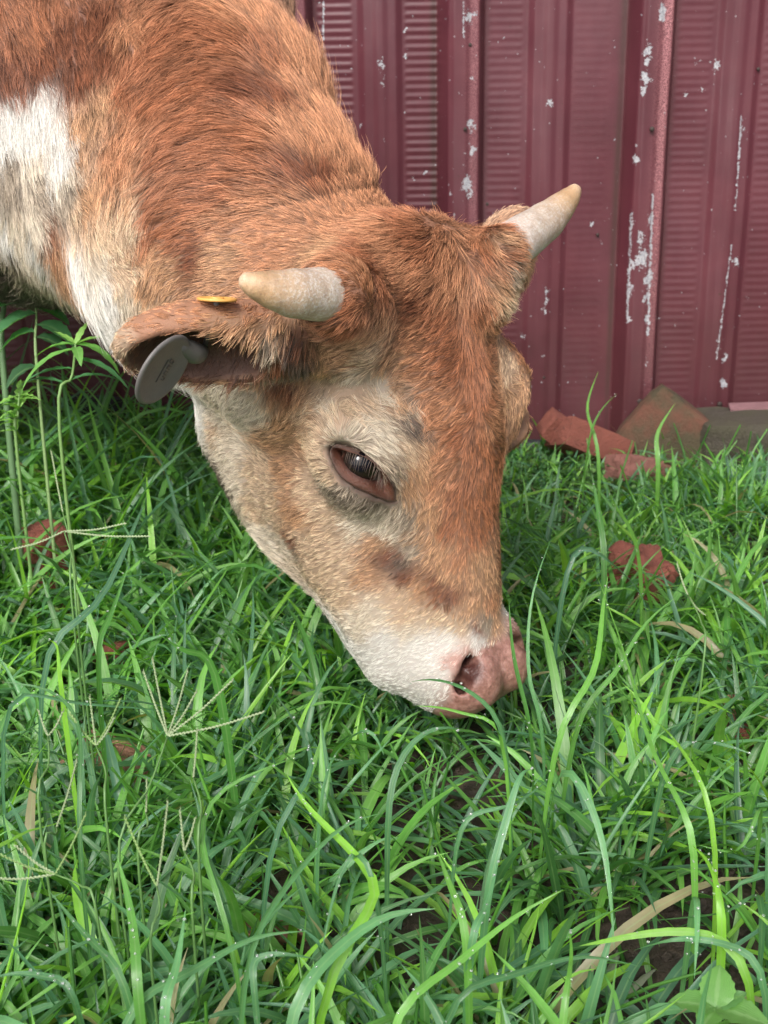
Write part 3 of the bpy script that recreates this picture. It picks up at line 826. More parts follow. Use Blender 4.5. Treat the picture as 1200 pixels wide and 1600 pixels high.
fur = make_curves('fur', HP, HRD, HC, M_hair, cow, COWM)
# lashes: pale hairs from the upper lid over the eye
EL = []
for i_ in np.linspace(6, 40, 26):
    a_ = RI[int(i_)] * .8 + RO[int(i_)] * .2 - ray * .001
    o_ = cam2w(np.array([-.30 + rng.normal() * .12, .78, -.55])); ln = rng.uniform(.006, .012)
    p0 = a_; EL.append([p0 + o_ * ln * t_ + cam2w(np.array([-.05, .45, .55])) * ln * t_ * t_ for t_ in np.linspace(0, 1, 5)])
EL = np.array(EL)
for sg in (0, 1):
    E_ = EL if sg == 0 else mirror(EL.reshape(-1, 3)).reshape(EL.shape)
    make_curves('eyelash', E_, np.tile(np.array([.00022, .0002, .00017, .00012, .00005]) * .8, (len(EL), 1)), np.full(EL.shape, .13) * np.array([1, .72, .55]), M_hair, EYES[sg], COWM)
# ------------------------------------------------------------------ red sheet metal wall
WALL_Y = 2.08
RIBX = [-.94, -.66, -.375, -.10, .16, .45, .73, 1.01, 1.29]
def wall_h(x):
    """how far the sheet stands out towards the camera at x"""
    h = np.zeros_like(x)
    for i, rx in enumerate(RIBX):
        t = x - rx
        # flat-topped rib: slanted left flank, crown, sharp right flank
        h += .034 * np.clip((t + .068) / .016, 0, 1) * np.clip((.004 - t) / .010, 0, 1)
        h += .0035 * np.clip((t + .050) / .006, 0, 1) * np.clip((-.020 - t) / .006, 0, 1)
        # low stiffener between the ribs
        c = t - .105
        h += .0065 * np.clip((c + .034) / .010, 0, 1) * np.clip((.034 - c) / .010, 0, 1)
        h += .0025 * np.clip((c + .012) / .008, 0, 1) * np.clip((.012 - c) / .008, 0, 1)
    return h
def embossed(x):
    m = np.zeros_like(x)
    for i, rx in enumerate(RIBX):
        t = x - rx
        a = {3: .55, 2: .55}.get(i, .22)
        m = np.maximum(m, a * np.clip((t - .010) / .004, 0, 1) * np.clip((.064 - t) / .004, 0, 1))
        m = np.maximum(m, a * np.clip((t - .142) / .004, 0, 1) * np.clip((.198 - t) / .004, 0, 1) * (.35 if i == 4 else 1))
    return m
CHIPS = [(596, 98, 14, .9), (600, 125, 10, .8), (731, 28, 16, 1.0), (742, 22, 10, .8), (738, 120, 9, .9), (735, 195, 14, .9), (736, 232, 12, 1.1), (728, 285, 18, 1.1), (732, 300, 14, .9), (703, 298, 6, .9),
         (1030, 20, 14, 1.3), (1027, 30, 10, 1.2), (1008, 78, 14, 1.3), (1004, 98, 10, 1.3), (1004, 122, 12, 1.4), (1001, 140, 9, 1.2), (990, 247, 9, 1.2), (996, 370, 16, 1.0), (1012, 340, 14, 1.0), (998, 400, 20, 1.3), (985, 410, 14, 1.1), (1010, 430, 18, 1.2), (1005, 460, 14, 1.0), (1008, 495, 12, 1.0), (977, 495, 10, 1.1), (982, 450, 12, 1.0), (984, 345, 8, 1.0), (1003, 560, 7, .8),
         (860, 160, 10, 1.0), (853, 470, 9, 1.1), (851, 485, 9, 1.1), (855, 455, 8, 1.0), (1122, 105, 12, 1.0), (1150, 410, 10, 1.0), (1133, 560, 10, 1.2), (1132, 600, 12, 1.2), (1120, 530, 7, .9), (1107, 675, 16, 1.3), (1112, 668, 9, 1.2), (1165, 205, 8, .9), (818, 525, 8, 1.0), (927, 352, 6, 1.3), (634, 90, 5, 1.3), (635, 45, 5, 1.2), (563, 198, 5, 1.2), (646, 280, 5, 1.2), (664, 274, 5, 1.2), (20, 600, 16, .8), (1100, 140, 6, 1.0), (1075, 150, 6, 1.0), (1170, 470, 6, 1.1)]
def wall_pt(u, v):
    a = W(u, v, 1.0) - CO; t = (WALL_Y - .01 - CO[1]) / a[1]; q = CO + a * t
    return q[0], q[2]
chipc = [(*wall_pt(u, v), r_ / 1000 * 1.0, s_) for u, v, r_, s_ in CHIPS]
STREAK = [(505, 0, 505, 110, 2.2), (984, 330, 976, 500, 2.2), (1016, 300, 1008, 520, 2.8), (722, 0, 722, 60, 2.0), (1160, 180, 1150, 330, 2.0), (1145, 380, 1120, 560, 1.8), (708, 330, 700, 420, 2)]
streaks = [(*wall_pt(a, b), *wall_pt(c, d), w_ / 1000) for a, b, c, d, w_ in STREAK]
def wall_wear(X, Z):
    w_ = vnoise(np.stack([X.ravel(), Z.ravel(), X.ravel() * 0], 1), 170, 51) * .0035 + vnoise(np.stack([X.ravel(), Z.ravel(), X.ravel() * 0], 1), 600, 52) * .0016
    X0 = X; X = X + w_[:, 0].reshape(X.shape); Z = Z + w_[:, 1].reshape(X.shape)
    w = np.zeros_like(X)
    for cx, cz, r_, s_ in chipc:
        w = np.maximum(w, s_ * np.exp(-(((X - cx) / (r_ * .50)) ** 2 + ((Z - cz) / (r_ * .90)) ** 2)))
    for x0, z0, x1, z1, wd in streaks:
        t = np.clip((Z - z0) / (z1 - z0), 0, 1); xx = x0 + (x1 - x0) * t
        inside = ((Z - z0) * (Z - z1) < 0)
        w = np.maximum(w, np.where(inside, .93 * np.exp(-((X0 - xx + .25 * (X - X0)) / (wd * 1.0)) ** 4), 0))
    return w
def mat_wall():
    m = NT('red_painted_metal'); co = m.coords()
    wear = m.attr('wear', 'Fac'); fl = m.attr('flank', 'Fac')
    n1 = m.noise(co, 260, 5, .65); n2 = m.noise(co, 9, 4, .6); n3 = m.noise(m.mapping(co, (1, 1, .12)), 55, 4, .6); n4 = m.noise(co, 700, 3, .7)
    base = m.ramp(n2, [(.3, (.062, .0115, .019)), (.5, (.080, .0155, .025)), (.7, (.102, .022, .032))])
    base = m.mix(m.math('MULTIPLY', n3, .45), base, (.13, .036, .044))
    # rubbed speckle on the rib flank, its pink highlight painted into the colour
    rub_highlight = m.math('MULTIPLY', fl, m.ramp(n4, [(.44, (0, 0, 0)), (.60, (1, 1, 1))]))
    base = m.mix(m.math('MULTIPLY', rub_highlight, .75), base, (.46, .20, .21))
    # greenish grime in the valleys and rising from the ground
    sep = m.n('ShaderNodeSeparateXYZ', {0: co})
    low = m.ramp(sep.outputs[2], [(.0, (1, 1, 1)), (.30, (0, 0, 0))])
    grime = m.math('MULTIPLY', m.math('MAXIMUM', m.attr('grime', 'Fac'), m.math('MULTIPLY', low, .55)), m.math('MULTIPLY_ADD', n3, .9, .2), clamp=True)
    base = m.mix(grime, base, (.032, .020, .013))
    ch = m.math('GREATER_THAN', m.math('MULTIPLY_ADD', n1, 2.2, m.math('MULTIPLY', wear, .80)), 1.68)
    specks = m.ramp(m.noise(co, 150, 2, .5), [(.735, (0, 0, 0)), (.75, (1, 1, 1))])
    ch2 = m.math('MAXIMUM', ch, m.math('MULTIPLY', specks, .8))
    cc_ = m.ramp(m.noise(co, 420, 3, .6), [(.35, (.20, .20, .23)), (.6, (.42, .41, .43))])
    col = m.mix(ch2, base, cc_)
    rust = m.ramp(m.noise(co, 85, 3, .5), [(.745, (0, 0, 0)), (.77, (1, 1, 1))])
    col = m.mix(m.math('MULTIPLY', rust, .8), col, (.05, .018, .012))
    rough = m.math('MULTIPLY_ADD', n3, .20, .36)
    b = m.bump(m.math('MULTIPLY', ch2, -1.0), .5, .0004, m.bump(m.noise(co, 26, 4, .6), .35, .002))
    p = m.principled(Base_Color=col, Roughness=rough, Normal=b)
    p.inputs['Specular IOR Level'].default_value = .5
    return m.done(p)
M_wall = mat_wall()
wall = empty('metal_wall', (0, WALL_Y, 0)); tag(wall, 'dark red corrugated metal wall with chipped and scratched paint', 'wall')
def sheet(x0, x1, z0, z1, dx, dz, off=0.0, dent=True):
    xs = np.arange(x0, x1 + dx * .5, dx); zs = np.arange(z0, z1 + dz * .5, dz)
    X, Z = np.meshgrid(xs, zs)
    h = wall_h(X) + off
    em = embossed(X)
    h = h + em * .0011 * np.cos(2 * np.pi * Z / .0118) * np.clip((Z - .02) / .1, 0, 1)
    h = h + .003 * np.sin(X * 7 + Z * 3.1) + .0022 * np.sin(X * 17 - Z * 9 + 1) + .0012 * np.sin(X * 41 + Z * 23)
    V = np.stack([X, -h, Z], -1).reshape(-1, 3)
    nz, nx = X.shape; i = (np.arange(nz - 1)[:, None] * nx + np.arange(nx - 1)[None]).ravel()
    F = np.stack([i, i + 1, i + nx + 1, i + nx], 1)
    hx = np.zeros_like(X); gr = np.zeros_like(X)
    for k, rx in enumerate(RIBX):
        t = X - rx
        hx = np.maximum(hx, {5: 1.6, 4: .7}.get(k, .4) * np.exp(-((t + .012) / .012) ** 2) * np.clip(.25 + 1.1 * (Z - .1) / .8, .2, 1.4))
        gr = np.maximum(gr, .85 * np.exp(-((t + .073) / .006) ** 2))
        gr = np.maximum(gr, .35 * np.exp(-((t - .005) / .006) ** 2))
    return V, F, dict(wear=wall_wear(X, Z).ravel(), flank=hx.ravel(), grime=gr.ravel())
for (x0, x1, z0, z1, dx, dz, off) in ((-.62, -.0290, .012, .95, .0021, .0020, 0), (-.03, .855, .012, .95, .0021, .0020, .0), (-3.2, -.615, .012, .95, .006, .05, -.004), (.850, 3.2, .012, .95, .006, .05, -.004), (-3.2, 3.2, .944, 2.6, .006, .1, -.008)):
    V_, F_, at_ = sheet(x0, x1, z0, z1, dx, dz, off)
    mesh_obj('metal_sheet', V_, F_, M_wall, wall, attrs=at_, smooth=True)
# nails through the rib crowns and the torn slot
M_nail = simple('rusty_nail', (.035, .022, .018), .7)
for u, v, r_ in ((733, 70, .0028), (1013, 200, .0040), (762, 320, .0035), (850, 590, .0025), (994, 620, .0050), (1125, 632, .0045), (1146, 647, .0038), (935, 368, .0028), (1187, 108, .0028), (725, 200, .0030)):
    x_, z_ = wall_pt(u, v); hh_ = float(wall_h(np.array([x_]))[0]); bm = bmesh.new()
    bmesh.ops.create_uvsphere(bm, u_segments=10, v_segments=6, radius=r_)
    V_ = [(x_ + a.co.x, -hh_ - .001 + a.co.y * .5, z_ + a.co.z) for a in bm.verts]; F_ = [tuple(q.index for q in f.verts) for f in bm.faces]; bm.free()
    mesh_obj('nail', V_, F_, M_nail, wall)

# ------------------------------------------------------------------ ground
def gz(x, y):
    return .012 * math.sin(x * 6.1 + 1) * math.cos(y * 5.3) + .006 * math.sin(x * 17 + y * 11) + .004 * noise.noise((x * 22, y * 22, 0)) + .003 * noise.noise((x * 60, y * 60, 4)) + .0016 * noise.noise((x * 140, y * 140, 9))
def gz0(x, y): return .012 * np.sin(x * 6.1 + 1) * np.cos(y * 5.3) + .006 * np.sin(x * 17 + y * 11)
def mat_soil():
    m = NT('damp_soil'); co = m.coords()
    n1 = m.noise(co, 14, 6, .65); n2 = m.noise(co, 90, 6, .7); n3 = m.noise(co, 340, 4, .6)
    c = m.ramp(n2, [(.3, (.012, .008, .006)), (.5, (.035, .023, .017)), (.7, (.075, .050, .036))])
    c = m.mix(m.ramp(n1, [(.55, (0, 0, 0)), (.75, (.6, .6, .6))]), c, (.10, .062, .045))
    bits = m.ramp(n3, [(.68, (0, 0, 0)), (.74, (1, 1, 1))]); c = m.mix(m.math('MULTIPLY', bits, .5), c, (.22, .15, .10))
    h = m.math('ADD', m.math('MULTIPLY', n2, 1.0), m.math('MULTIPLY', n3, .35))
    p = m.principled(Base_Color=c, Roughness=m.math('MULTIPLY_ADD', n1, .5, .35), Normal=m.bump(h, .9, .006))
    return m.done(p)
M_soil = mat_soil()
def ground_patch(name, x0, x1, y0, y1, n_x, n_y, fine_):
    V = []; F = []
    for j in range(n_y + 1):
        for i in range(n_x + 1):
            x = x0 + (x1 - x0) * i / n_x; y = y0 + (y1 - y0) * j / n_y
            edge = min(1, 14 * min(x - x0, x1 - x, y - y0, y1 - y)) if fine_ else 0
            V.append((x, y, gz(x, y) * edge + (0 if fine_ else -.012)))
    for j in range(n_y):
        for i in range(n_x):
            a = j * (n_x + 1) + i; F.append((a, a + 1, a + n_x + 2, a + n_x + 1))
    return tag(mesh_obj(name, V, F, M_soil), kind='structure')
ground_patch('ground', -1.1, 1.1, .30, 2.6, 330, 345, True)
ground_patch('terrain', -60, 60, -60, 60, 20, 20, False)

# soil crumbs: nobody could count them
def crumbs(n):
    mb = MB(); r_ = random.Random(4)
    base = bmesh.new(); bmesh.ops.create_icosphere(base, subdivisions=1, radius=1); bv = [v.co.copy() for v in base.verts]; bf = [tuple(v.index for v in f.verts) for f in base.faces]; base.free()
    for _ in range(n):
        x = r_.uniform(-.5, .75); y = r_.uniform(.5, 1.7); s = r_.choice([.0015, .002, .003, .004, .007]) * r_.uniform(.7, 1.4)
        q = [Vector((v.x * r_.uniform(.7, 1.2), v.y * r_.uniform(.7, 1.2), v.z * r_.uniform(.4, .9))) * s for v in bv]
        mb.add([(x + v.x, y + v.y, gz(x, y) + v.z + s * .2) for v in q], bf)
    return tag(mb.build('soil_crumbs', M_soil, smooth=False), kind='stuff')
crumbs(5000)

# ------------------------------------------------------------------ bricks and stones
def mat_brick(name, col, moss=.0, dark=(.05, .04, .03)):
    m = NT(name); co = m.coords()
    n1 = m.noise(co, 40, 5, .65); n2 = m.noise(co, 260, 4, .7); n3 = m.noise(co, 18, 4, .6)
    c = m.mix(n1, tuple(x * .65 for x in col), tuple(min(1, x * 1.3) for x in col))
    c = m.mix(m.ramp(n2, [(.60, (0, 0, 0)), (.68, (.7, .7, .7))]), c, dark)
    if moss: c = m.mix(m.math('MULTIPLY', m.ramp(n3, [(.35, (0, 0, 0)), (.55, (1, 1, 1))]), moss), c, (.06, .055, .028))
    p = m.principled(Base_Color=c, Roughness=.8, Normal=m.bump(m.math('ADD', n1, n2), 1.0, .004))
    return m.done(p)
M_b1 = mat_brick('brick_red', (.21, .062, .042)); M_b2 = mat_brick('brick_mossy', (.15, .058, .036), .85)
M_b3 = mat_brick('brick_pale', (.42, .20, .14), .3); M_b4 = mat_brick('concrete_dark', (.065, .052, .040), .6); M_b5 = mat_brick('brick_pink', (.26, .105, .085), .1)
def chunk(name, size, loc, rot, mat, seed, label, cat, rough_=.05, group=None, cut=9):
    r_ = random.Random(seed); bm = bmesh.new(); bmesh.ops.create_cube(bm, size=1)
    bmesh.ops.subdivide_edges(bm, edges=bm.edges[:], cuts=cut, use_grid_fill=True)
    bmesh.ops.scale(bm, vec=size, verts=bm.verts)
    mn = min(size); ms = max(size)
    for v in bm.verts:
        c = v.co.copy()
        # worn corners
        f = [abs(c[i]) / (size[i] / 2) for i in range(3)]; e = sorted(f)[1] * sorted(f)[2]
        k = 1 - .10 * max(0, e - .55) / .45 * (mn / ms) ** .3
        nv = noise.noise_vector(c * (2.2 / mn) + Vector((seed, 0, 0)))
        nv2 = noise.noise_vector(c * (7 / mn) + Vector((0, seed, 0)))
        v.co = c * k + nv * mn * rough_ * 1.0 + nv2 * mn * rough_ * .7
    bmesh.ops.recalc_face_normals(bm, faces=bm.faces)
    me = bpy.data.meshes.new(name); bm.to_mesh(me); bm.free(); me.materials.append(mat); me.polygons.foreach_set('use_smooth', [True] * len(me.polygons)); me.set_sharp_from_angle(angle=math.radians(38))
    o = bpy.data.objects.new(name, me); o.location = [float(q) for q in loc]; o.rotation_euler = rot; COL.objects.link(o)
    tag(o, label, cat, group); return o
R = math.radians
def G(u, v, z=0.0): return on_ground(u, v, z)
q = G(1052, 715, .04); chunk('brick', (.17, .055, .125), (q[0] + .028, WALL_Y - .10, .030), (R(-8), R(38), R(-14)), M_b2, 3, 'big mossy brown brick standing on its corner against the red wall', 'brick', .05)
q = G(868, 668, .03); chunk('brick', (.10, .045, .045), (q[0] + .004, WALL_Y - .12, .050), (R(10), R(36), R(12)), M_b1, 5, 'orange red brick fragment leaning beside the wall, nearest to the head', 'brick', .03)
q = G(925, 712, .02); chunk('brick', (.13, .07, .05), (q[0] - .005, q[1], .040), (R(-20), R(26), R(16)), M_b1, 8, 'long orange red brick sloping down into the grass in front of the mossy brick', 'brick', .03)
q = G(975, 745, .02); chunk('brick', (.09, .06, .04), (q[0] + .02, q[1], .030), (R(-15), R(18), R(30)), M_b5, 9, 'pinkish broken brick low in the grass below the sloping brick', 'brick', .09)
q = G(995, 935, .02); chunk('brick', (.066, .058, .064), (q[0], q[1], .048), (R(18), R(12), R(25)), M_b1, 12, 'rounded dark red brick piece in the grass right of the muzzle', 'brick', .12)
q = G(82, 915, .03); chunk('brick', (.052, .048, .095), (q[0], q[1], .062), (R(5), R(-8), R(30)), M_b1, 14, 'upright pinkish red brick stub in the grass at the left edge', 'brick', .10)
q = G(185, 1010, .01); chunk('brick', (.08, .07, .035), (q[0], q[1], .012), (R(4), R(6), R(60)), M_b1, 17, 'dark red brick lying under the small leaves left of the chin', 'brick', .10)
q = G(110, 985, .01); chunk('brick', (.07, .05, .045), (q[0], q[1], .018), (R(4), R(-6), R(20)), M_b1, 18, 'small red brick bit just below the upright stub at the left', 'brick', .10)
q = G(175, 1205, .01); chunk('stone', (.08, .06, .030), (q[0], q[1], .014), (R(6), R(10), R(-20)), M_b3, 21, 'pale brownish pink stone under the seed heads at the left', 'stone', .14)
q = G(205, 640, .02); chunk('brick', (.07, .05, .05), (q[0], WALL_Y - .14, .045), (R(8), R(14), R(10)), M_b5, 24, 'pale pink brick piece at the foot of the wall below the grey ear tag', 'brick', .10)
q = G(1140, 1120, .01); chunk('stone', (.028, .026, .022), (q[0], q[1], .016), (R(20), R(10), R(40)), M_b3, 26, 'small reddish pebble in the grass near the right edge', 'stone', .16)
q = G(1165, 1150, .01); chunk('stone', (.022, .020, .016), (q[0], q[1], .012), (R(0), R(10), R(80)), M_b1, 27, 'tiny orange stone at the right edge just below the reddish pebble', 'stone', .16)
q = G(430, 1450, .01); chunk('stone', (.05, .03, .018), (q[0], q[1], .008), (R(0), R(5), R(15)), M_b3, 29, 'flat brown stone half sunk in soil at the lower middle left', 'stone', .16)
q = G(1185, 735, .04); chunk('concrete_block', (.20, .12, .085), (q[0] + .05, WALL_Y - .10, .035), (R(0), R(-2), R(-4)), M_b4, 31, 'dark damp concrete block at the foot of the wall at the right edge', 'block', .05)
# folded bottom strip of the wall over the block
mb = MB(); x0 = wall_pt(1122, 700)[0]
pr = [(x0, -.050, .082), (x0 + .7, -.050, .094), (x0 + .7, -.088, .092), (x0 - .004, -.080, .080)]
mb.add([(a, b, c) for a, b, c in pr] + [(a, b, c - .004) for a, b, c in pr], [(0, 1, 2, 3), (7, 6, 5, 4), (3, 2, 6, 7), (0, 3, 7, 4), (1, 0, 4, 5), (2, 1, 5, 6)])
o = mb.build('bottom_flashing', mat_brick('flashing_pink', (.26, .13, .14), .0), wall, smooth=False)
# ------------------------------------------------------------------ ear tag
M_tag = simple('grey_rubber', (.125, .115, .11), .48, ns=60, b=.25)
M_tagdirt = simple('dirty_grey_rubber', (.085, .062, .040), .6, ns=160, b=.5)
M_yel = simple('yellow_plastic', (.70, .36, .09), .45, ns=40, b=.15)
def disc(mb, cen, nrm_, rx, ry, th, up, mi=0, seg=40, rim=None, dish=.0):
    n_ = np.asarray(nrm_, float); n_ /= np.linalg.norm(n_); u_ = np.asarray(up, float); u_ = u_ - n_ * (u_ @ n_); u_ /= np.linalg.norm(u_); w_ = np.cross(n_, u_)
    prof = [(0.0, th / 2 - dish), (.80, th / 2 - dish), (.86, th / 2), (.95, th / 2), (1.0, th * .2), (1.0, -th * .2), (.95, -th / 2), (0.0, -th / 2)]
    V = []; F = []
    for (r_, h_) in prof:
        for k in range(seg):
            a_ = 2 * math.pi * k / seg; V.append(cen + n_ * h_ + (u_ * math.cos(a_) * ry + w_ * math.sin(a_) * rx) * max(r_, .001))
    for i in range(len(prof) - 1):
        for k in range(seg): F.append((i * seg + k, i * seg + (k + 1) % seg, (i + 1) * seg + (k + 1) % seg, (i + 1) * seg + k))
    mb.add(V, F, mi); return n_, u_, w_
TD = .895
tl_ = W(255, 578, TD)
nt_ = cam2w(np.array([.80, .55, -.26])); ut_ = cam2w(np.array([.50, -.86, .02]))
ear_tag = empty('ear_tag', [float(x) for x in W(312, 545, .93)]); tag(ear_tag, 'round grey livestock tag hanging from the near ear, yellow stud on top', 'ear tag')
EO = np.array(ear_tag.location)
mb = MB(); n_, u_, w_ = disc(mb, tl_ - EO, -nt_ * np.sign(nt_ @ (tl_ - CO)) , 0.0280, .0280, .0032, ut_, dish=.0009)
o_disc = mb.build('tag_disc', M_tag, ear_tag)
# moulded line and worn, unreadable lettering in relief
def on_disc(a, b, h): return tl_ - EO + n_ * h + u_ * a + w_ * b
sgn = 1 if (cam2w(np.array([1, 0, 0])) @ w_) > 0 else -1
def bar(mb_, a0, b0, a1, b1, wd, ht):
    p0, p1 = on_disc(a0, b0 * sgn, .0007), on_disc(a1, b1 * sgn, .0007); d = p1 - p0; d /= np.linalg.norm(d); s_ = np.cross(d, n_) * wd
    V = [p0 - s_, p0 + s_, p1 + s_, p1 - s_]; V = V + [v + n_ * ht for v in V]
    mb_.add(V, [(4, 5, 6, 7), (0, 1, 5, 4), (1, 2, 6, 5), (2, 3, 7, 6), (3, 0, 4, 7)])
mb = MB(); bar(mb, .008, -.004, -.010, -.0005, .0005, .0004); mb.build('moulded_line', simple('dark_rubber', (.03, .028, .027), .6), o_disc, smooth=False)
mb = MB()
for a0, b0, a1, b1 in ((.0095, -.001, .0095, .004), (.0095, -.001, .0070, 0), (.0070, 0, .0070, .004), (.0095, .004, .0070, .0045), (.0050, .0006, .0050, .0052), (.0050, .0006, .0025, .0012), (.0025, .0012, .0025, .0052),
                       (.0005, .0018, .0005, .0060), (.0005, .0018, -.0020, .0024), (-.0020, .0024, -.0020, .0064), (-.0040, .003, -.0040, .0070), (-.0040, .0070, -.0062, .0068), (-.0062, .0036, -.0062, .0068)):
    bar(mb, a0, b0, a1, b1, .00042, .0006)
mb.build('worn_lettering', simple('raised_grey_rubber', (.055, .05, .047), .45), o_disc, smooth=False)
V_, F_ = tube(bez([W(276, 536, .90), W(292, 545, .912), W(306, 552, .925), W(318, 548, .945)], 8) - EO, [.006, .0062, .0068, .0078, .0082, .0078, .006, .004], 14); mb = MB(); mb.add(V_, F_); mb.build('tag_neck', M_tag, ear_tag)
yb = W(339, 468, .955)
hit_y, hn_y = hit(339, 474)
if hit_y is not None: yb = W(339, 467.5, float((hit_y - CO) @ -CM[:, 2]) - .004)
mb = MB(); ny = np.array([.06, .12, 1.0]); disc(mb, yb - EO, ny, .0142, .0142, .0022, (0, 1, 0), dish=.0006)
ys = mb.build('tag_stud', M_yel, ear_tag)
mb = MB(); disc(mb, yb - EO + np.array([0, 0, .0006]), ny, .0052, .0052, .0020, (0, 1, 0)); mb.build('stud_cap', M_yel, ys)
V_, F_ = tube(np.array([yb - np.array([0, 0, .001]), yb * .5 + W(318, 548, .945) * .5, W(318, 548, .945)]) - EO, .0022, 8); mb = MB(); mb.add(V_, F_); mb.build('tag_pin', M_tag, ear_tag)

# ------------------------------------------------------------------ grass
def mat_leaf(name, attr='gcol', rough=.30, trans=.40, veins=True):
    m = NT(name); co = m.coords()
    c = m.attr(attr)
    n1 = m.noise(co, 70, 3, .6)
    c1 = m.mix(m.math('MULTIPLY', n1, .45), c, (.02, .05, .012))
    ac = m.attr('across', 'Fac')
    mid = m.ramp(ac, [(.0, (1, 1, 1)), (.10, (.9, .9, .9)), (.17, (0, 0, 0))])
    c2 = m.mix(m.math('MULTIPLY', mid, .30), c1, (.30, .46, .20))
    rib = m.math('SINE', m.math('MULTIPLY', ac, 46.0))
    b = m.bump(m.math('ADD', m.math('MULTIPLY', rib, .4), m.math('MULTIPLY', n1, 1.5)), .35, .0005)
    p = m.principled(Base_Color=c2, Roughness=m.math('MULTIPLY_ADD', n1, .22, rough - .08), Normal=b)
    p.inputs['Specular IOR Level'].default_value = .85
    t_ = m.n('ShaderNodeBsdfTranslucent', {'Color': m.mix(1.0, c2, (1.6, 1.75, .55), 'MULTIPLY')})
    mx = m.n('ShaderNodeMixShader', {0: trans}); m.put(mx.inputs[1], p); m.put(mx.inputs[2], t_)
    return m.done(mx)
M_grass = mat_leaf('grass_blade')
def blades(C, width, side0, colr, fold, twist):
    """C (n,k,3) centre lines, width (n,) -> verts, quads, colours, across. V-folded ribbons, three points across"""
    n, k = C.shape[:2]
    T = np.gradient(C, axis=1); T /= np.linalg.norm(T, axis=2)[..., None] + 1e-9
    S = side0[:, None] - T * (side0[:, None] * T).sum(2)[..., None]; S /= np.linalg.norm(S, axis=2)[..., None] + 1e-9
    Nn = np.cross(T, S)
    tw = twist[:, None] * np.linspace(0, 1, k)[None]
    S2 = S * np.cos(tw)[..., None] + Nn * np.sin(tw)[..., None]; N2 = np.cross(T, S2)
    t = np.linspace(0, 1, k)
    prof = np.minimum(1, .55 + t * 1.9) * np.clip(1 - ((t - .35).clip(0) / .66) ** 2.0, .03, 1)
    w = width[:, None] * prof[None]
    L = C - S2 * w[..., None] * .5 + N2 * (w * fold[:, None])[..., None]
    Rr = C + S2 * w[..., None] * .5 + N2 * (w * fold[:, None])[..., None]
    V = np.stack([L, C, Rr], 2).reshape(-1, 3)
    base = (np.arange(n)[:, None] * k + np.arange(k - 1)[None]) * 3
    f1 = np.stack([base, base + 1, base + 4, base + 3], -1); f2 = np.stack([base + 1, base + 2, base + 5, base + 4], -1)
    F = np.concatenate([f1.reshape(-1, 4), f2.reshape(-1, 4)])
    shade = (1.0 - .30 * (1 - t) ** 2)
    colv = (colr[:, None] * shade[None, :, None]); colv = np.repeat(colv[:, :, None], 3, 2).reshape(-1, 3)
    ac = np.tile(np.array([1.0, 0, 1.0]), n * k)
    return V, F, colv, ac
GC = np.array([1.85, 1.85, 1.75]) * np.array([(.062, .165, .075), (.055, .145, .085), (.085, .225, .045), (.055, .165, .035), (.150, .330, .035), (.110, .270, .050), (.040, .120, .040), (.080, .200, .085)])
GW = np.array([.20, .14, .18, .12, .09, .14, .08, .05])
KB = 9
def arch(base, az, lean, length, droop, k=KB, kink=None):
    """centre line that leaves the ground leaning and arches over"""
    t = np.linspace(0, 1, k)
    ang = lean[:, None] + droop[:, None] * t[None] ** 1.5
    ds = length[:, None] / (k - 1)
    r_ = np.concatenate([np.zeros((len(base), 1)), np.cumsum(np.sin(ang)[:, 1:] * ds, 1)], 1)
    z_ = np.concatenate([np.zeros((len(base), 1)), np.cumsum(np.cos(ang)[:, 1:] * ds, 1)], 1)
    az2 = az[:, None] + (kink[:, None] if kink is not None else 0) * t[None]
    P = np.stack([base[:, :1] + r_ * np.cos(az2), base[:, 1:2] + r_ * np.sin(az2), base[:, 2:3] + z_], -1)
    return P
gr = np.random.default_rng(77)
# tussocks: shoots grouped on the ground, thinner where the soil shows
NT_ = 14500
tx = gr.uniform(-1.35, 1.30, NT_); ty = .34 + 1.76 * gr.uniform(0, 1, NT_) ** .9
bare = [(G(1090, 1530), .095, .88), (G(930, 1530), .07, .82), (G(700, 1400), .04, .5), (G(1170, 1440), .05, .9), (G(850, 1320), .03, .5), (G(1000, 1480), .05, .9), (G(420, 1440), .035, .6), (G(660, 1520), .05, .75), (G(560, 1480), .035, .6), (G(650, 1320), .03, .6), (G(800, 1470), .045, .75), (G(170, 1010), .07, .5), (G(175, 1200), .04, .7), (G(85, 950), .05, .9), (G(955, 735), .07, .85), (G(900, 730), .06, .8), (G(1060, 740), .07, .6), (G(990, 960), .04, .9), (G(190, 1240), .05, .8)]
keep = gr.uniform(size=NT_) < np.clip(.62 + .5 * np.sin(tx * 13 + 2) * np.cos(ty * 11), .38, 1)
for c_, r_, s_ in bare: keep &= ~((np.hypot(tx - c_[0], ty - c_[1]) < r_) & (gr.uniform(size=NT_) < s_))
tx, ty = tx[keep], ty[keep]
nb_ = gr.integers(4, 9, len(tx))
ti = np.repeat(np.arange(len(tx)), nb_); n = len(ti)
thue = gr.choice(len(GC), len(tx), p=GW / GW.sum()); tvig = gr.uniform(.65, 1.25, len(tx)); taz = gr.uniform(0, 6.28, len(tx)); tl = gr.uniform(0, .55, len(tx))
bx = tx[ti] + gr.normal(size=n) * .007; by = ty[ti] + gr.normal(size=n) * .007
base = np.stack([bx, by, gz0(bx, by) - .004], 1)
lft = np.clip((-bx - .12) / .25, 0, 1) * np.clip((by - 1.15) / .4, 0, 1)
az = np.where(gr.uniform(size=n) < .45, taz[ti] + gr.normal(size=n) * .6, gr.uniform(0, 6.28, n))
lean = np.abs(gr.normal(size=n)) * .38 + tl[ti] * .8 + .06
length = gr.uniform(.06, .150, n) * tvig[ti]
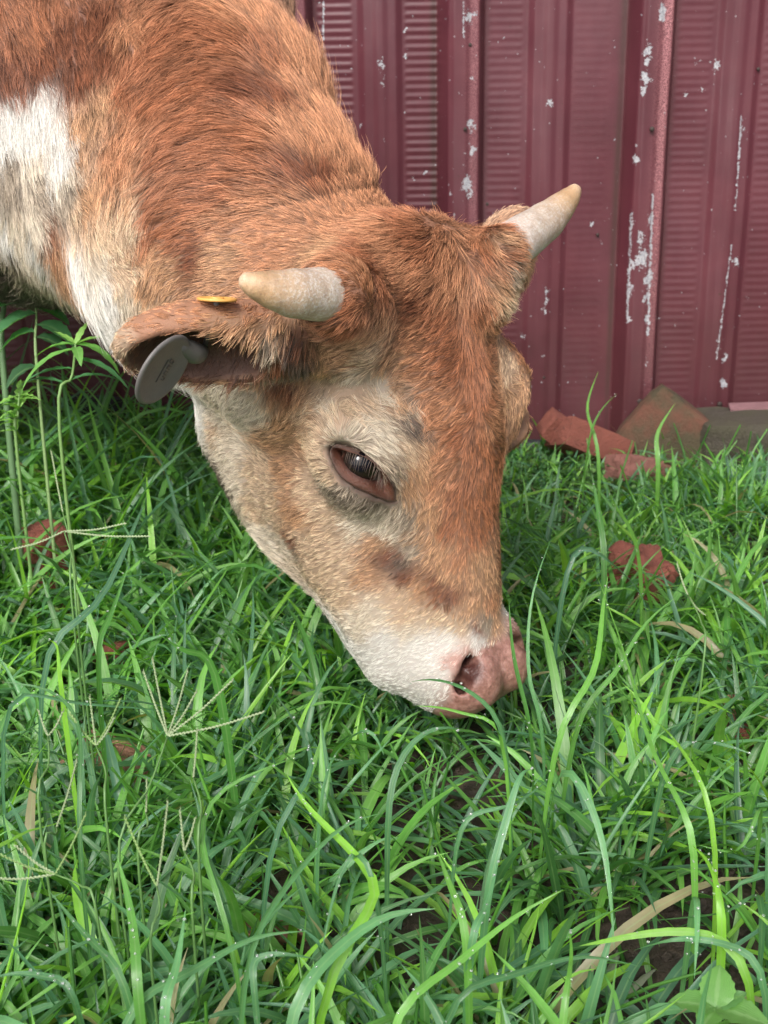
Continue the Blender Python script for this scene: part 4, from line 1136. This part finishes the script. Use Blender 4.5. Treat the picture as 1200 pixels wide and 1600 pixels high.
length *= np.where(gr.uniform(size=n) < .10, 1.35, 1)
# grass is longer by the wall, grazed short round the muzzle
mz = G(760, 1180); length *= np.where(np.hypot(bx - mz[0], (by - mz[1]) * .8) < .13, .62, 1.0)
length *= np.where(by > 1.75, .80, 1.0) * (1 + .95 * lft) * np.where((by > 1.35) & (bx > .12), np.interp(by, [1.35, 1.6, 2.1], [1, .72, .5]), 1.0)
droop = gr.uniform(.2, 2.1, n) * np.clip(length / .13, .5, 1.4)
C = arch(base, az, lean, length, droop, kink=gr.normal(size=n) * .35)
width = gr.uniform(.0038, .0090, n) * np.clip(length / .12, .7, 1.15)
colr = GC[np.where(gr.uniform(size=n) < .65, thue[ti], gr.choice(len(GC), n, p=GW / GW.sum()))] * gr.uniform(.75, 1.25, (n, 1))
dead = gr.uniform(size=n) < .025; colr[dead] = (.42, .36, .20)
side = np.stack([-np.sin(az), np.cos(az), np.zeros(n)], 1)
# nothing grows through the animal, the bricks or the wall, nor in front of the grazed face
d_min = body_sdf(C.reshape(-1, 3)).reshape(n, KB).min(1)
ok = (d_min > .006) & (C[..., 1].max(1) < WALL_Y - .035)
cp_ = (C.reshape(-1, 3) - CO) @ CM
pu = (cp_[:, 0] / -cp_[:, 2] * 2000 + 600).reshape(n, KB); pv = (800 - cp_[:, 1] / -cp_[:, 2] * 2000).reshape(n, KB); pd = (-cp_[:, 2]).reshape(n, KB)
# the jaw line in plan: blades nearer than the head that reach above it are grazed off
jaw = np.interp(pu, [280, 345, 400, 480, 560, 620, 700, 830, 850], [560, 730, 860, 975, 1045, 1078, 1100, 1075, 640])
over = ((pv < jaw) & (pu > 290) & (pu < 845) & (pd < 1.16)).any(1)
ok &= ~over
ok &= ~((pd < .50).any(1))
C, width, side, colr = C[ok], width[ok], side[ok], colr[ok]; n = len(C)
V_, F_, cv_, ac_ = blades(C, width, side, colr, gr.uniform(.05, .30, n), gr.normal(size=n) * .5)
tag(mesh_obj('grass', V_, F_, M_grass, attrs=dict(gcol=cv_, across=ac_)), kind='stuff')
print('grass blades', n)

# long blades that stand out, each along its own line
HERO = [  # points (u, v, depth) from base to tip, width mm, colour
    ([(832, 1172, .99), (816, 1090, .985), (800, 1020, .98), (795, 935, .975)], 8.5, 3), ([(850, 1130, 1.07), (828, 1080, 1.07), (824, 1000, 1.07), (832, 920, 1.08), (862, 840, 1.1)], 5.5, 7),
    ([(795, 1160, .97), (760, 1100, .965), (715, 1068, .96), (668, 1060, .958), (640, 1066, .957)], 6, 0),
    ([(790, 1150, .95), (740, 1120, .95), (690, 1105, .95), (650, 1103, .95)], 5, 5),
    ([(870, 1190, .93), (925, 1260, .90), (950, 1360, .88), (960, 1484, .86)], 9, 7), ([(760, 1400, .84), (790, 1290, .85), (812, 1210, .86), (833, 1203, .87)], 9, 0),
    ([(605, 1290, .88), (615, 1210, .89), (650, 1150, .90), (705, 1133, .91), (760, 1160, .92)], 7.5, 0), ([(710, 1330, .86), (740, 1270, .86), (800, 1262, .86), (860, 1215, .9)], 6, 0),
    ([(1090, 1330, .88), (1060, 1250, .9), (1010, 1160, .93), (985, 1040, .98), (918, 860, 1.1)], 9, 5), ([(1120, 1290, .87), (1070, 1180, .9), (1030, 1130, .93), (990, 1110, .95)], 7, 4),
    ([(1085, 1400, .83), (1090, 1440, .80), (1085, 1530, .78)], 7.5, 7), ([(1180, 1530, .78), (1120, 1460, .80), (1030, 1455, .81), (950, 1470, .82), (905, 1478, .82)], 10, 4),
    ([(1200, 1520, .77), (1130, 1475, .79), (1060, 1465, .80), (990, 1485, .80)], 8, 0), ([(1190, 1250, .92), (1160, 1330, .9), (1090, 1320, .9)], 6, 2),
    ([(505, 1510, .77), (600, 1410, .81), (560, 1340, .84), (480, 1265, .87), (448, 1210, .89)], 11, 4), ([(450, 1590, .74), (520, 1490, .77), (600, 1430, .79), (680, 1420, .80)], 12, 7),
    ([(400, 1560, .75), (395, 1500, .76), (440, 1490, .76), (500, 1500, .76)], 8, 0), ([(180, 1590, .73), (260, 1540, .75), (330, 1500, .77), (400, 1460, .79), (480, 1455, .80)], 8.5, 7),
    ([(215, 1560, .73), (212, 1480, .75), (200, 1400, .78), (182, 1335, .80)], 10, 2), ([(255, 1590, .72), (275, 1520, .74), (290, 1420, .77)], 10, 7),
    ([(200, 1545, .74), (140, 1470, .77), (75, 1390, .80)], 8, 6), ([(120, 1560, .73), (80, 1530, .74), (30, 1520, .75), (-20, 1530, .75)], 8, 0),
    ([(500, 1240, .90), (540, 1160, .93), (580, 1140, .94), (600, 1180, .92)], 8, 0), ([(360, 1440, .80), (310, 1330, .84), (330, 1240, .87), (420, 1200, .88), (470, 1180, .9)], 6, 2),
    ([(380, 1500, .78), (450, 1380, .82), (530, 1290, .85), (600, 1270, .85)], 8, 7), ([(590, 1380, .82), (550, 1330, .84), (520, 1400, .82), (500, 1500, .79)], 6, 0),
    ([(700, 1560, .75), (790, 1530, .77), (900, 1490, .80), (1000, 1510, .79)], 7.5, 0), ([(610, 1590, .73), (700, 1520, .76), (790, 1440, .79), (880, 1390, .81)], 8, 5),
    ([(880, 1590, .73), (895, 1500, .76), (888, 1440, .79)], 8, 5), ([(730, 1470, .78), (705, 1390, .81), (680, 1320, .84)], 8.5, 5), ([(735, 1475, .78), (760, 1420, .8), (780, 1340, .83)], 8, 0),
    ([(1130, 1440, .82), (1110, 1350, .85), (1080, 1320, .87)], 10, 4), ([(1195, 1390, .84), (1150, 1420, .83), (1100, 1430, .83), (1000, 1440, .83)], 8, 0),
    ([(0, 1090, .95), (100, 1100, .95), (230, 1105, .95), (350, 1130, .93)], 5.5, 1), ([(120, 1290, .86), (130, 1150, .9), (90, 1080, .93), (0, 1065, .95)], 6, 6),
    ([(420, 1300, .87), (500, 1200, .9), (440, 1100, .93), (400, 1040, .96)], 7, 1), ([(60, 1020, 1.0), (150, 960, 1.02), (210, 820, 1.06), (225, 790, 1.07)], 9, 1),
    ([(150, 1040, .98), (170, 970, 1.0), (205, 870, 1.03)], 9, 3), ([(340, 1050, 1.0), (290, 1020, 1.0), (240, 985, 1.02)], 13, 3), ([(95, 1070, .97), (90, 1010, .98), (75, 1000, .98)], 8, 4),
    ([(935, 700, 1.75), (915, 640, 1.78), (935, 580, 1.8)], 9, 5), ([(920, 690, 1.75), (940, 640, 1.75), (965, 615, 1.75)], 7, 2), ([(1030, 730, 1.72), (1025, 680, 1.73), (1055, 630, 1.75)], 11, 5),
    ([(1000, 860, 1.35), (960, 790, 1.38), (955, 770, 1.38)], 9, 5), ([(880, 900, 1.22), (920, 850, 1.24), (1000, 920, 1.22), (1010, 960, 1.2)], 9, 1), ([(945, 880, 1.28), (935, 800, 1.3), (925, 740, 1.32)], 10, 3),
    ([(900, 1120, 1.02), (960, 1060, 1.03), (1000, 980, 1.05), (1060, 930, 1.08)], 7, 2), ([(870, 1140, .98), (930, 1060, 1.0), (940, 960, 1.04), (950, 900, 1.08)], 9, 5),
    ([(1040, 1190, .93), (1110, 1160, .93), (1180, 1180, .93)], 7, 0),
]
hc_, hw_, hcol_ = [], [], []
for pts_, w_, ci_ in HERO:
    q0 = W(*pts_[0]); q1 = W(*pts_[1]); dv = (q0 - q1) * .35; P_ = bez([np.array([q0[0] + dv[0], q0[1] + dv[1] + .01, .0])] + [W(*q_) for q_ in pts_], 15)
    for _ in range(3): P_[1:-1] = P_[1:-1] * .5 + .25 * (P_[:-2] + P_[2:])
    hc_.append(P_); hw_.append(w_ / 1000 * .60); hcol_.append(GC[ci_] * random.uniform(.95, 1.3))
hc_ = np.array(hc_); dz = np.gradient(hc_, axis=1).mean(1); view_ = hc_.mean(1) - CO
sd_ = np.cross(dz, view_); sd_ /= np.linalg.norm(sd_, axis=1)[:, None]
sd_ += np.random.default_rng(3).normal(size=sd_.shape) * .35; sd_ /= np.linalg.norm(sd_, axis=1)[:, None]
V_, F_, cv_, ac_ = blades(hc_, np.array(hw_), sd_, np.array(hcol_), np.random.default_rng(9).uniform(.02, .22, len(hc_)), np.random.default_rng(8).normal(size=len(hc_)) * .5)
tag(mesh_obj('long_grass', V_, F_, M_grass, attrs=dict(gcol=cv_, across=ac_)), kind='stuff')

# grass stems (pale, round) between the blades
ns = 900; r5 = np.random.default_rng(21)
sx = r5.uniform(-.9, .9, ns); sy = r5.uniform(.5, 1.9, ns); b_ = np.stack([sx, sy, gz0(sx, sy)], 1); azs = r5.uniform(0, 6.28, ns)
ST = arch(b_, azs, np.abs(r5.normal(size=ns)) * .5 + .2, r5.uniform(.05, .13, ns), r5.uniform(-.2, .6, ns), k=4)
dm = body_sdf(ST.reshape(-1, 3)).reshape(ns, 4).min(1); cps = (ST.reshape(-1, 3) - CO) @ CM; us = (cps[:, 0] / -cps[:, 2] * 2000 + 600).reshape(ns, 4); vs = (800 - cps[:, 1] / -cps[:, 2] * 2000).reshape(ns, 4)
okk = (dm > .006) & ~((us > 290) & (us < 845) & (vs < np.interp(us, [280, 345, 400, 480, 560, 620, 700, 830], [560, 730, 860, 975, 1045, 1078, 1100, 1075]) + 5)).any(1)
mb = MB(); scol = []
for P_ in ST[okk]:
    V_, F_ = tube(P_, [.0017, .0016, .0014, .0010], 6, False); mb.add(V_, F_); scol += [GC[r5.choice([5, 2, 3])] * r5.uniform(.6, 1.0)] * len(V_)
tag(mesh_obj('grass_stems', mb.v, mb.f, M_grass, attrs=dict(gcol=np.array(scol), across=np.full(len(mb.v), .5))), kind='stuff')

# small round-leaved ground cover among the grass (left of the chin and by the wall)
def leaflets(n_, spots, seed, name, size=(.004, .009), cols=((.045, .13, .045), (.07, .19, .05), (.12, .26, .05))):
    r_ = np.random.default_rng(seed); Vs, Fs, Cs, As = [], [], [], []
    for _ in range(n_):
        c_, rad_, hgt = spots[r_.integers(len(spots))]
        a_ = r_.uniform(0, 6.28); d_ = rad_ * math.sqrt(r_.uniform()); x, y = c_[0] + d_ * math.cos(a_), c_[1] + d_ * math.sin(a_); z = float(gz0(x, y)) + r_.uniform(.004, hgt)
        if body_sdf(np.array([[x, y, z]]))[0] < .012 or y > WALL_Y - .04: continue
        s_ = r_.uniform(*size); az_ = r_.uniform(0, 6.28); tl_2 = r_.uniform(-.2, .9)
        ax = np.array([math.cos(az_) * math.cos(tl_2), math.sin(az_) * math.cos(tl_2), math.sin(tl_2)]); sd = np.array([-math.sin(az_), math.cos(az_), r_.uniform(-.3, .3)]); up = np.cross(ax, sd)
        p0 = np.array([x, y, z]); b0 = len(Vs)
        for t_, w_ in ((0, .0), (.3, .42), (.62, .46), (.88, .26), (1.0, .02)):
            c0 = p0 + ax * s_ * t_ + up * s_ * -.15 * t_ * t_
            Vs += [c0 - sd * s_ * w_ + up * s_ * .06, c0, c0 + sd * s_ * w_ + up * s_ * .06]; As += [1, 0, 1]
        for i in range(4):
            k = b0 + i * 3; Fs += [(k, k + 1, k + 4, k + 3), (k + 1, k + 2, k + 5, k + 4)]
        cc2 = np.array(cols[r_.integers(len(cols))]) * r_.uniform(.7, 1.3); Cs += [cc2] * 15
    return tag(mesh_obj(name, Vs, np.array(Fs), M_grass, attrs=dict(gcol=np.array(Cs), across=np.array(As, float))), kind='stuff')
leaflets(7000, [(G(170, 1000), .16, .035), (G(60, 960), .12, .05), (G(250, 930), .10, .04), (G(60, 1180), .09, .04), (G(150, 880), .14, .05), (G(40, 1300), .08, .03), (G(900, 790), .14, .04), (G(1080, 850), .14, .04), (G(860, 760), .08, .04), (G(100, 740), .16, .06), (G(330, 1160), .08, .03)], 31, 'ground_cover')

# drops of rain on the blades near the camera
def mat_drop():
    m = NT('water_drop'); p = m.principled(Base_Color=(1, 1, 1), Roughness=.02); p.inputs['Transmission Weight'].default_value = .9; p.inputs['IOR'].default_value = 1.33
    return m.done(p)
nr = np.random.default_rng(41); near = np.nonzero((C[:, 4, 1] < 1.25))[0]; sel = nr.choice(near, 1500)
mb = MB(); ico = bmesh.new(); bmesh.ops.create_icosphere(ico, subdivisions=1, radius=1); iv = np.array([v.co[:] for v in ico.verts]); if_ = [tuple(v.index for v in f.verts) for f in ico.faces]; ico.free()
for s_ in sel:
    k = nr.integers(3, KB - 1); f_ = nr.uniform(); p0 = C[s_, k] * (1 - f_) + C[s_, min(k + 1, KB - 1)] * f_
    p0 = p0 + side[s_] * nr.uniform(-.3, .3) * width[s_] + np.array([0, 0, .0010]); mb.add(iv * nr.uniform(.00035, .00095) * [1, 1, .75] + p0, if_)
for P_, w_ in zip(hc_, hw_):
    for _ in range(9):
        t_ = nr.uniform(.15, .98) * 14; k = int(t_); f_ = t_ - k; p0 = P_[k] * (1 - f_) + P_[min(14, k + 1)] * f_ + np.array([0, -.0008, .0010]) + nr.normal(size=3) * .0012
        mb.add(iv * nr.uniform(.0004, .0012) * [1, 1, .75] + p0, if_)
tag(mb.build('water_drops', mat_drop()), kind='stuff')

# ------------------------------------------------------------------ seed heads
M_seed = simple('pale_seed_husk', (.25, .31, .17), .6, ns=300, b=.3); M_seedg = simple('green_seed_husk', (.18, .28, .09), .6, ns=300, b=.3); M_stem = simple('grass_stem_green', (.10, .20, .06), .45, ns=90)
def spike_mesh(p0, p1, mb, sag=.0, w=.0007):
    """a crabgrass spike: flat rachis with two rows of overlapping spikelets"""
    p0, p1 = np.asarray(p0), np.asarray(p1); L = np.linalg.norm(p1 - p0); P = bez([p0, (p0 + p1) / 2 + np.array([0, 0, -sag]), p1], 24)
    V, F = tube(P, np.linspace(.00055, .0003, 24), 5); mb.add(V, F)
    view = (p0 + p1) / 2 - CO; sd = np.cross(p1 - p0, view); sd /= np.linalg.norm(sd)
    m_ = max(8, int(L / .0013))
    for i in range(m_):
        t_ = (i + .5) / m_; k = min(22, int(t_ * 23)); c = P[k] * (1 - (t_ * 23 - k)) + P[k + 1] * (t_ * 23 - k); d = P[k + 1] - P[k]; d /= np.linalg.norm(d)
        s_ = sd * (1 if i % 2 else -1); tp = c + d * .0030 + s_ * w * .75; md = c + d * .0014 + s_ * w * .85; up = np.cross(d, sd) * .0006
        V = [c, md - up - d * .0008 + s_ * w * .4, tp, md - s_ * w * .7, md + up * 1.5, ]
        mb.add(V, [(0, 1, 4), (1, 2, 4), (2, 3, 4), (3, 0, 4), (0, 3, 1), (1, 3, 2)])
def seed_head(base, node, tips, label, green=False, sag=.002):
    b = W(*base); nd = W(*node); o = empty('seed_head', [float(x) for x in b]); tag(o, label, 'seed head', 'grass seed heads')
    mb = MB(); P = bez([np.array([b[0] - .004, b[1] + .02, .0]), b, (b + nd) / 2 + np.array([.004, 0, .004]), nd], 12); V, F = tube(P - b, np.linspace(.0011, .0006, 12), 7); mb.add(V, F); mb.build('stem', M_stem, o)
    for i, t_ in enumerate(tips):
        mb = MB(); spike_mesh(nd - b + np.array([0, 0, .0]), W(*t_) - b, mb, sag=sag); mb.build('seed_spike', M_seedg if (green and i % 2 == 0) else M_seed, o, smooth=False)
# the observer-facing side vector needs the world position, so shift the eye with the origin
_CO = CO.copy()
def seed_head_w(base, *a, **k):
    global CO
    seed_head(base, *a, **k)
seed_head_w((185, 1330, .84), (262, 1150, .90), [(224, 1049, .93), (238, 1028, .94), (293, 1048, .93), (307, 1080, .92), (363, 1063, .92), (410, 1113, .91)], 'tallest pale seed head, six spikes spread like a fan left of the chin')
seed_head_w((165, 1270, .86), (150, 1165, .90), [(110, 1115, .91), (140, 1088, .92), (188, 1092, .92), (178, 1122, .91)], 'green seed head of four short spikes above the pale stone', True)
seed_head_w((60, 1260, .87), (75, 1150, .91), [(60, 1110, .92), (98, 1112, .92)], 'two short forked spikes at the left, nearest to the edge, above the stone')
seed_head_w((70, 1330, .84), (88, 1293, .86), [(120, 1188, .89)], 'single white spike standing upright left of the stone')
seed_head_w((150, 1420, .80), (86, 1366, .83), [(134, 1272, .85), (25, 1322, .83), (0, 1335, .82), (-20, 1372, .82)], 'seed head with four spikes leaning to the left edge of the picture', True)
seed_head_w((235, 1480, .78), (245, 1385, .81), [(195, 1277, .84), (262, 1252, .85)], 'greenish seed head with two long spikes in the lower left grass', True)
seed_head_w((300, 1420, .80), (288, 1330, .83), [(281, 1265, .85), (305, 1278, .84)], 'thin whitish seed head right of the greenish one', False)
seed_head_w((215, 1330, .84), (228, 1270, .86), [(229, 1218, .87)], 'short thick white spike directly below the fan shaped seed head')
seed_head_w((120, 960, 1.02), (100, 830, 1.06), [(195, 818, 1.05), (232, 838, 1.05), (20, 858, 1.06)], 'grey seed head with spikes held almost level below the cow’s throat'.replace('’', "'"))
seed_head_w((112, 940, 1.03), (98, 800, 1.08), [(80, 705, 1.11)], 'single grey spike rising above the level seed head at the left')
seed_head_w((1100, 1030, 1.02), (1075, 930, 1.08), [(1058, 880, 1.10), (1100, 960, 1.06)], 'thin pale seed head bending over right of the round brick piece')
seed_head_w((310, 1330, .84), (302, 1215, .88), [(308, 1140, .90)], 'straw coloured upright spike right below the fan shaped seed head')

# ------------------------------------------------------------------ broad-leaved weeds
def leaf_mesh(L, Wd, droop=.3, fold=.12, serr=0.0, nl=12, lobes=0):
    V, F, A = [], [], []
    for i in range(nl + 1):
        t = i / nl; w = Wd / 2 * (math.sin(math.pi * min(1, t ** .75)) ** .8 if t < 1 else 0) * (1 + serr * (i % 2) - serr * .5)
        if lobes: w *= 1 + .35 * math.cos(t * math.pi * 2 * lobes)
        ang = droop * t; x = L * t * math.cos(ang * .5); z = -L * t * math.sin(ang * .5) + .0
        for k, s_ in enumerate((-1, -.5, 0, .5, 1)):
            V.append((x, s_ * w, z + abs(s_) * w * fold * 2 + .0006 * math.sin(i * 2.1 + k * 2.7))); A.append(abs(s_))
    for i in range(nl):
        for k in range(4): a = i * 5 + k; F.append((a, a + 1, a + 6, a + 5))
    return V, F, A
def leaf_obj(parent, origin, root_, az_, pitch_, L, Wd, col_, roll_=0.0, **kw):
    V, F, A = leaf_mesh(L, Wd, **kw); M = Matrix.Rotation(az_, 3, 'Z') @ Matrix.Rotation(-pitch_, 3, 'Y') @ Matrix.Rotation(roll_, 3, 'X')
    V = np.array(V) @ np.array(M).T + np.asarray(root_) - origin
    return mesh_obj('leaf', V, F, M_weed, parent, attrs=dict(gcol=np.tile(np.array(col_, float), (len(V), 1)), across=np.array(A)))
M_weed = mat_leaf('weed_leaf', rough=.45, trans=.28)
def plant(name, base, stem_pts, leaves, label, cat='plant', scol=(.15, .26, .08), r0_=.0022, sc=1.0):
    o = empty(name, [float(x) for x in base]); tag(o, label, cat); b = np.asarray(base)
    mb = MB(); P = bez(stem_pts, 14); V, F = tube(P - b, np.linspace(r0_, r0_ * .5, 14), 8); mb.add(V, F); mb.build('stem', simple('weed_stem', scol, .5), o)
    for lf in leaves:
        t_, az_, pt_, L, Wd, col_ = lf[:6]; L *= sc; Wd *= sc; kw = lf[6] if len(lf) > 6 else {}
        k = t_ * 13; i = min(12, int(k)); p = P[i] * (1 - (k - i)) + P[i + 1] * (k - i)
        leaf_obj(o, b, p, az_, pt_, L, Wd, col_, **kw)
    return o
g1, g2, g3 = (.10, .30, .12), (.20, .48, .10), (.30, .58, .12)
b1 = W(92, 652, 1.32)
plant('weed', b1 * [1, 1, 0], [b1 * [1, 1, 0], b1, W(112, 590, 1.32), W(118, 538, 1.31)],
      [(1.0, R(175), R(8), .055, .013, g2, dict(droop=.9)), (1.0, R(150), R(30), .035, .010, g3), (1.0, R(5), R(25), .045, .013, g3, dict(droop=.6)), (1.0, R(-15), R(5), .065, .017, g2, dict(droop=1.3)),
       (.97, R(-70), R(10), .045, .013, g2, dict(droop=1.0)), (.95, R(205), R(0), .085, .016, g2, dict(droop=1.2)), (1.0, R(60), R(50), .035, .010, g3), (.85, R(-10), R(0), .075, .016, g1, dict(droop=1.0)), (.75, R(190), R(10), .06, .014, g1, dict(droop=.8)),
       (.6, R(15), R(25), .06, .012, g1, dict(droop=1.0)), (.5, R(170), R(25), .055, .012, g1, dict(droop=1.0))], 'leafy weed with a whorl of narrow bright green leaves at the left by the wall', sc=.85)
b2 = W(58, 640, 1.42)
plant('weed', b2 * [1, 1, 0], [b2 * [1, 1, 0], W(58, 580, 1.42), W(57, 500, 1.42), W(54, 440, 1.44)],
      [(.80, R(185), R(10), .070, .050, g1, dict(serr=.12, droop=.7)), (.72, R(200), R(-10), .080, .058, g1, dict(serr=.12, droop=.8)), (.86, R(0), R(15), .038, .030, g1, dict(serr=.12)), (.76, R(-12), R(0), .050, .036, g1, dict(serr=.12, droop=.9)), (.62, R(-20), R(5), .060, .040, g1, dict(serr=.12, droop=1.1)),
       (.90, R(100), R(50), .028, .022, g3), (.93, R(-60), R(60), .024, .020, g3), (.5, R(190), R(0), .055, .040, g1, dict(serr=.1, droop=1.0)), (.45, R(-10), R(0), .05, .035, (.04, .12, .05), dict(droop=1.0)), (.35, R(215), R(0), .05, .035, (.04, .12, .05), dict(droop=1.0))],
      'tall weed with broad dark toothed leaves on a thin upright stem at the left edge', scol=(.20, .30, .12), sc=.85)
b3 = W(2, 640, 1.45)
plant('weed', b3 * [1, 1, 0], [b3 * [1, 1, 0], W(4, 560, 1.45), W(6, 480, 1.45), W(4, 430, 1.45)], [(.9, R(20), R(0), .03, .02, g2), (.95, R(180), R(10), .03, .02, g2)], 'thick pale stem cut by the left edge of the picture', scol=(.10, .18, .08), r0_=.0045)
b4 = W(25, 700, 1.42)
fl = []
for i_ in range(26):
    fl.append((random.uniform(.3, 1.0), random.uniform(0, 6.28), random.uniform(-.1, .9), random.uniform(.018, .036), random.uniform(.004, .008), random.choice([g2, g3, g3]), dict(droop=.6, lobes=3)))
plant('weed', b4 * [1, 1, 0], [b4 * [1, 1, 0], W(25, 690, 1.42), W(28, 650, 1.42), W(30, 612, 1.42)], fl, 'feathery light green weed low at the left edge below the broad leaves')
b5 = on_ground(1122, 1590, .0)
plant('seedling', b5, [b5, b5 + [0, 0, .012], W(1118, 1575, .765)],
      [(1.0, R(72), R(35), .028, .021, (.15, .36, .07), dict(serr=.10, droop=.4)), (1.0, R(172), R(12), .028, .020, (.14, .34, .07), dict(serr=.10, droop=.3)), (1.0, R(-30), R(10), .032, .024, (.14, .32, .07), dict(serr=.10, droop=.3)), (1.0, R(235), R(10), .024, .016, (.15, .36, .07), dict(droop=.3)), (1.0, R(20), R(20), .022, .014, (.12, .3, .08), dict(droop=.3))],
      'small seedling with rounded bright green leaves on bare soil in the lower right corner', scol=(.2, .35, .12), r0_=.0016)
b6 = W(1170, 1290, .93)
# dry flattened leaves on the bare soil
M_dry = simple('dry_leaf', (.24, .26, .19), .5, ns=150, b=.6)
for (u, v, l_, a_, lab) in ((945, 1545, .075, 70, 'withered greyish grass leaf lying on bare soil at the bottom right'), (975, 1560, .06, 55, 'second withered grass leaf, right of the greyish one on the bare soil'), (855, 1160, .05, 5, 'dead pale leaf lying flat right of the muzzle')):
    p = G(u, v, .012); V, F, A = leaf_mesh(l_, .006, droop=.5, fold=-.35); M = Matrix.Rotation(R(a_), 3, 'Z'); V = np.array(V) @ np.array(M).T
    o = mesh_obj('dry_leaf', V, F, M_dry); o.location = [float(x) for x in p]; tag(o, lab, 'leaf')
# near-black block added to stand in for the dark gap at the wall foot
x_, z_ = wall_pt(150, 625)
M_gap = simple('gap_black', (.012, .010, .009), .8)
o = chunk('dark_gap_block', (.10, .03, .10), (x_, WALL_Y - .05, .060), (R(-6), R(3), R(0)), M_gap, 44, 'dark block standing in for the opening at the foot of the wall behind the narrow leaved weed', 'opening', .04)
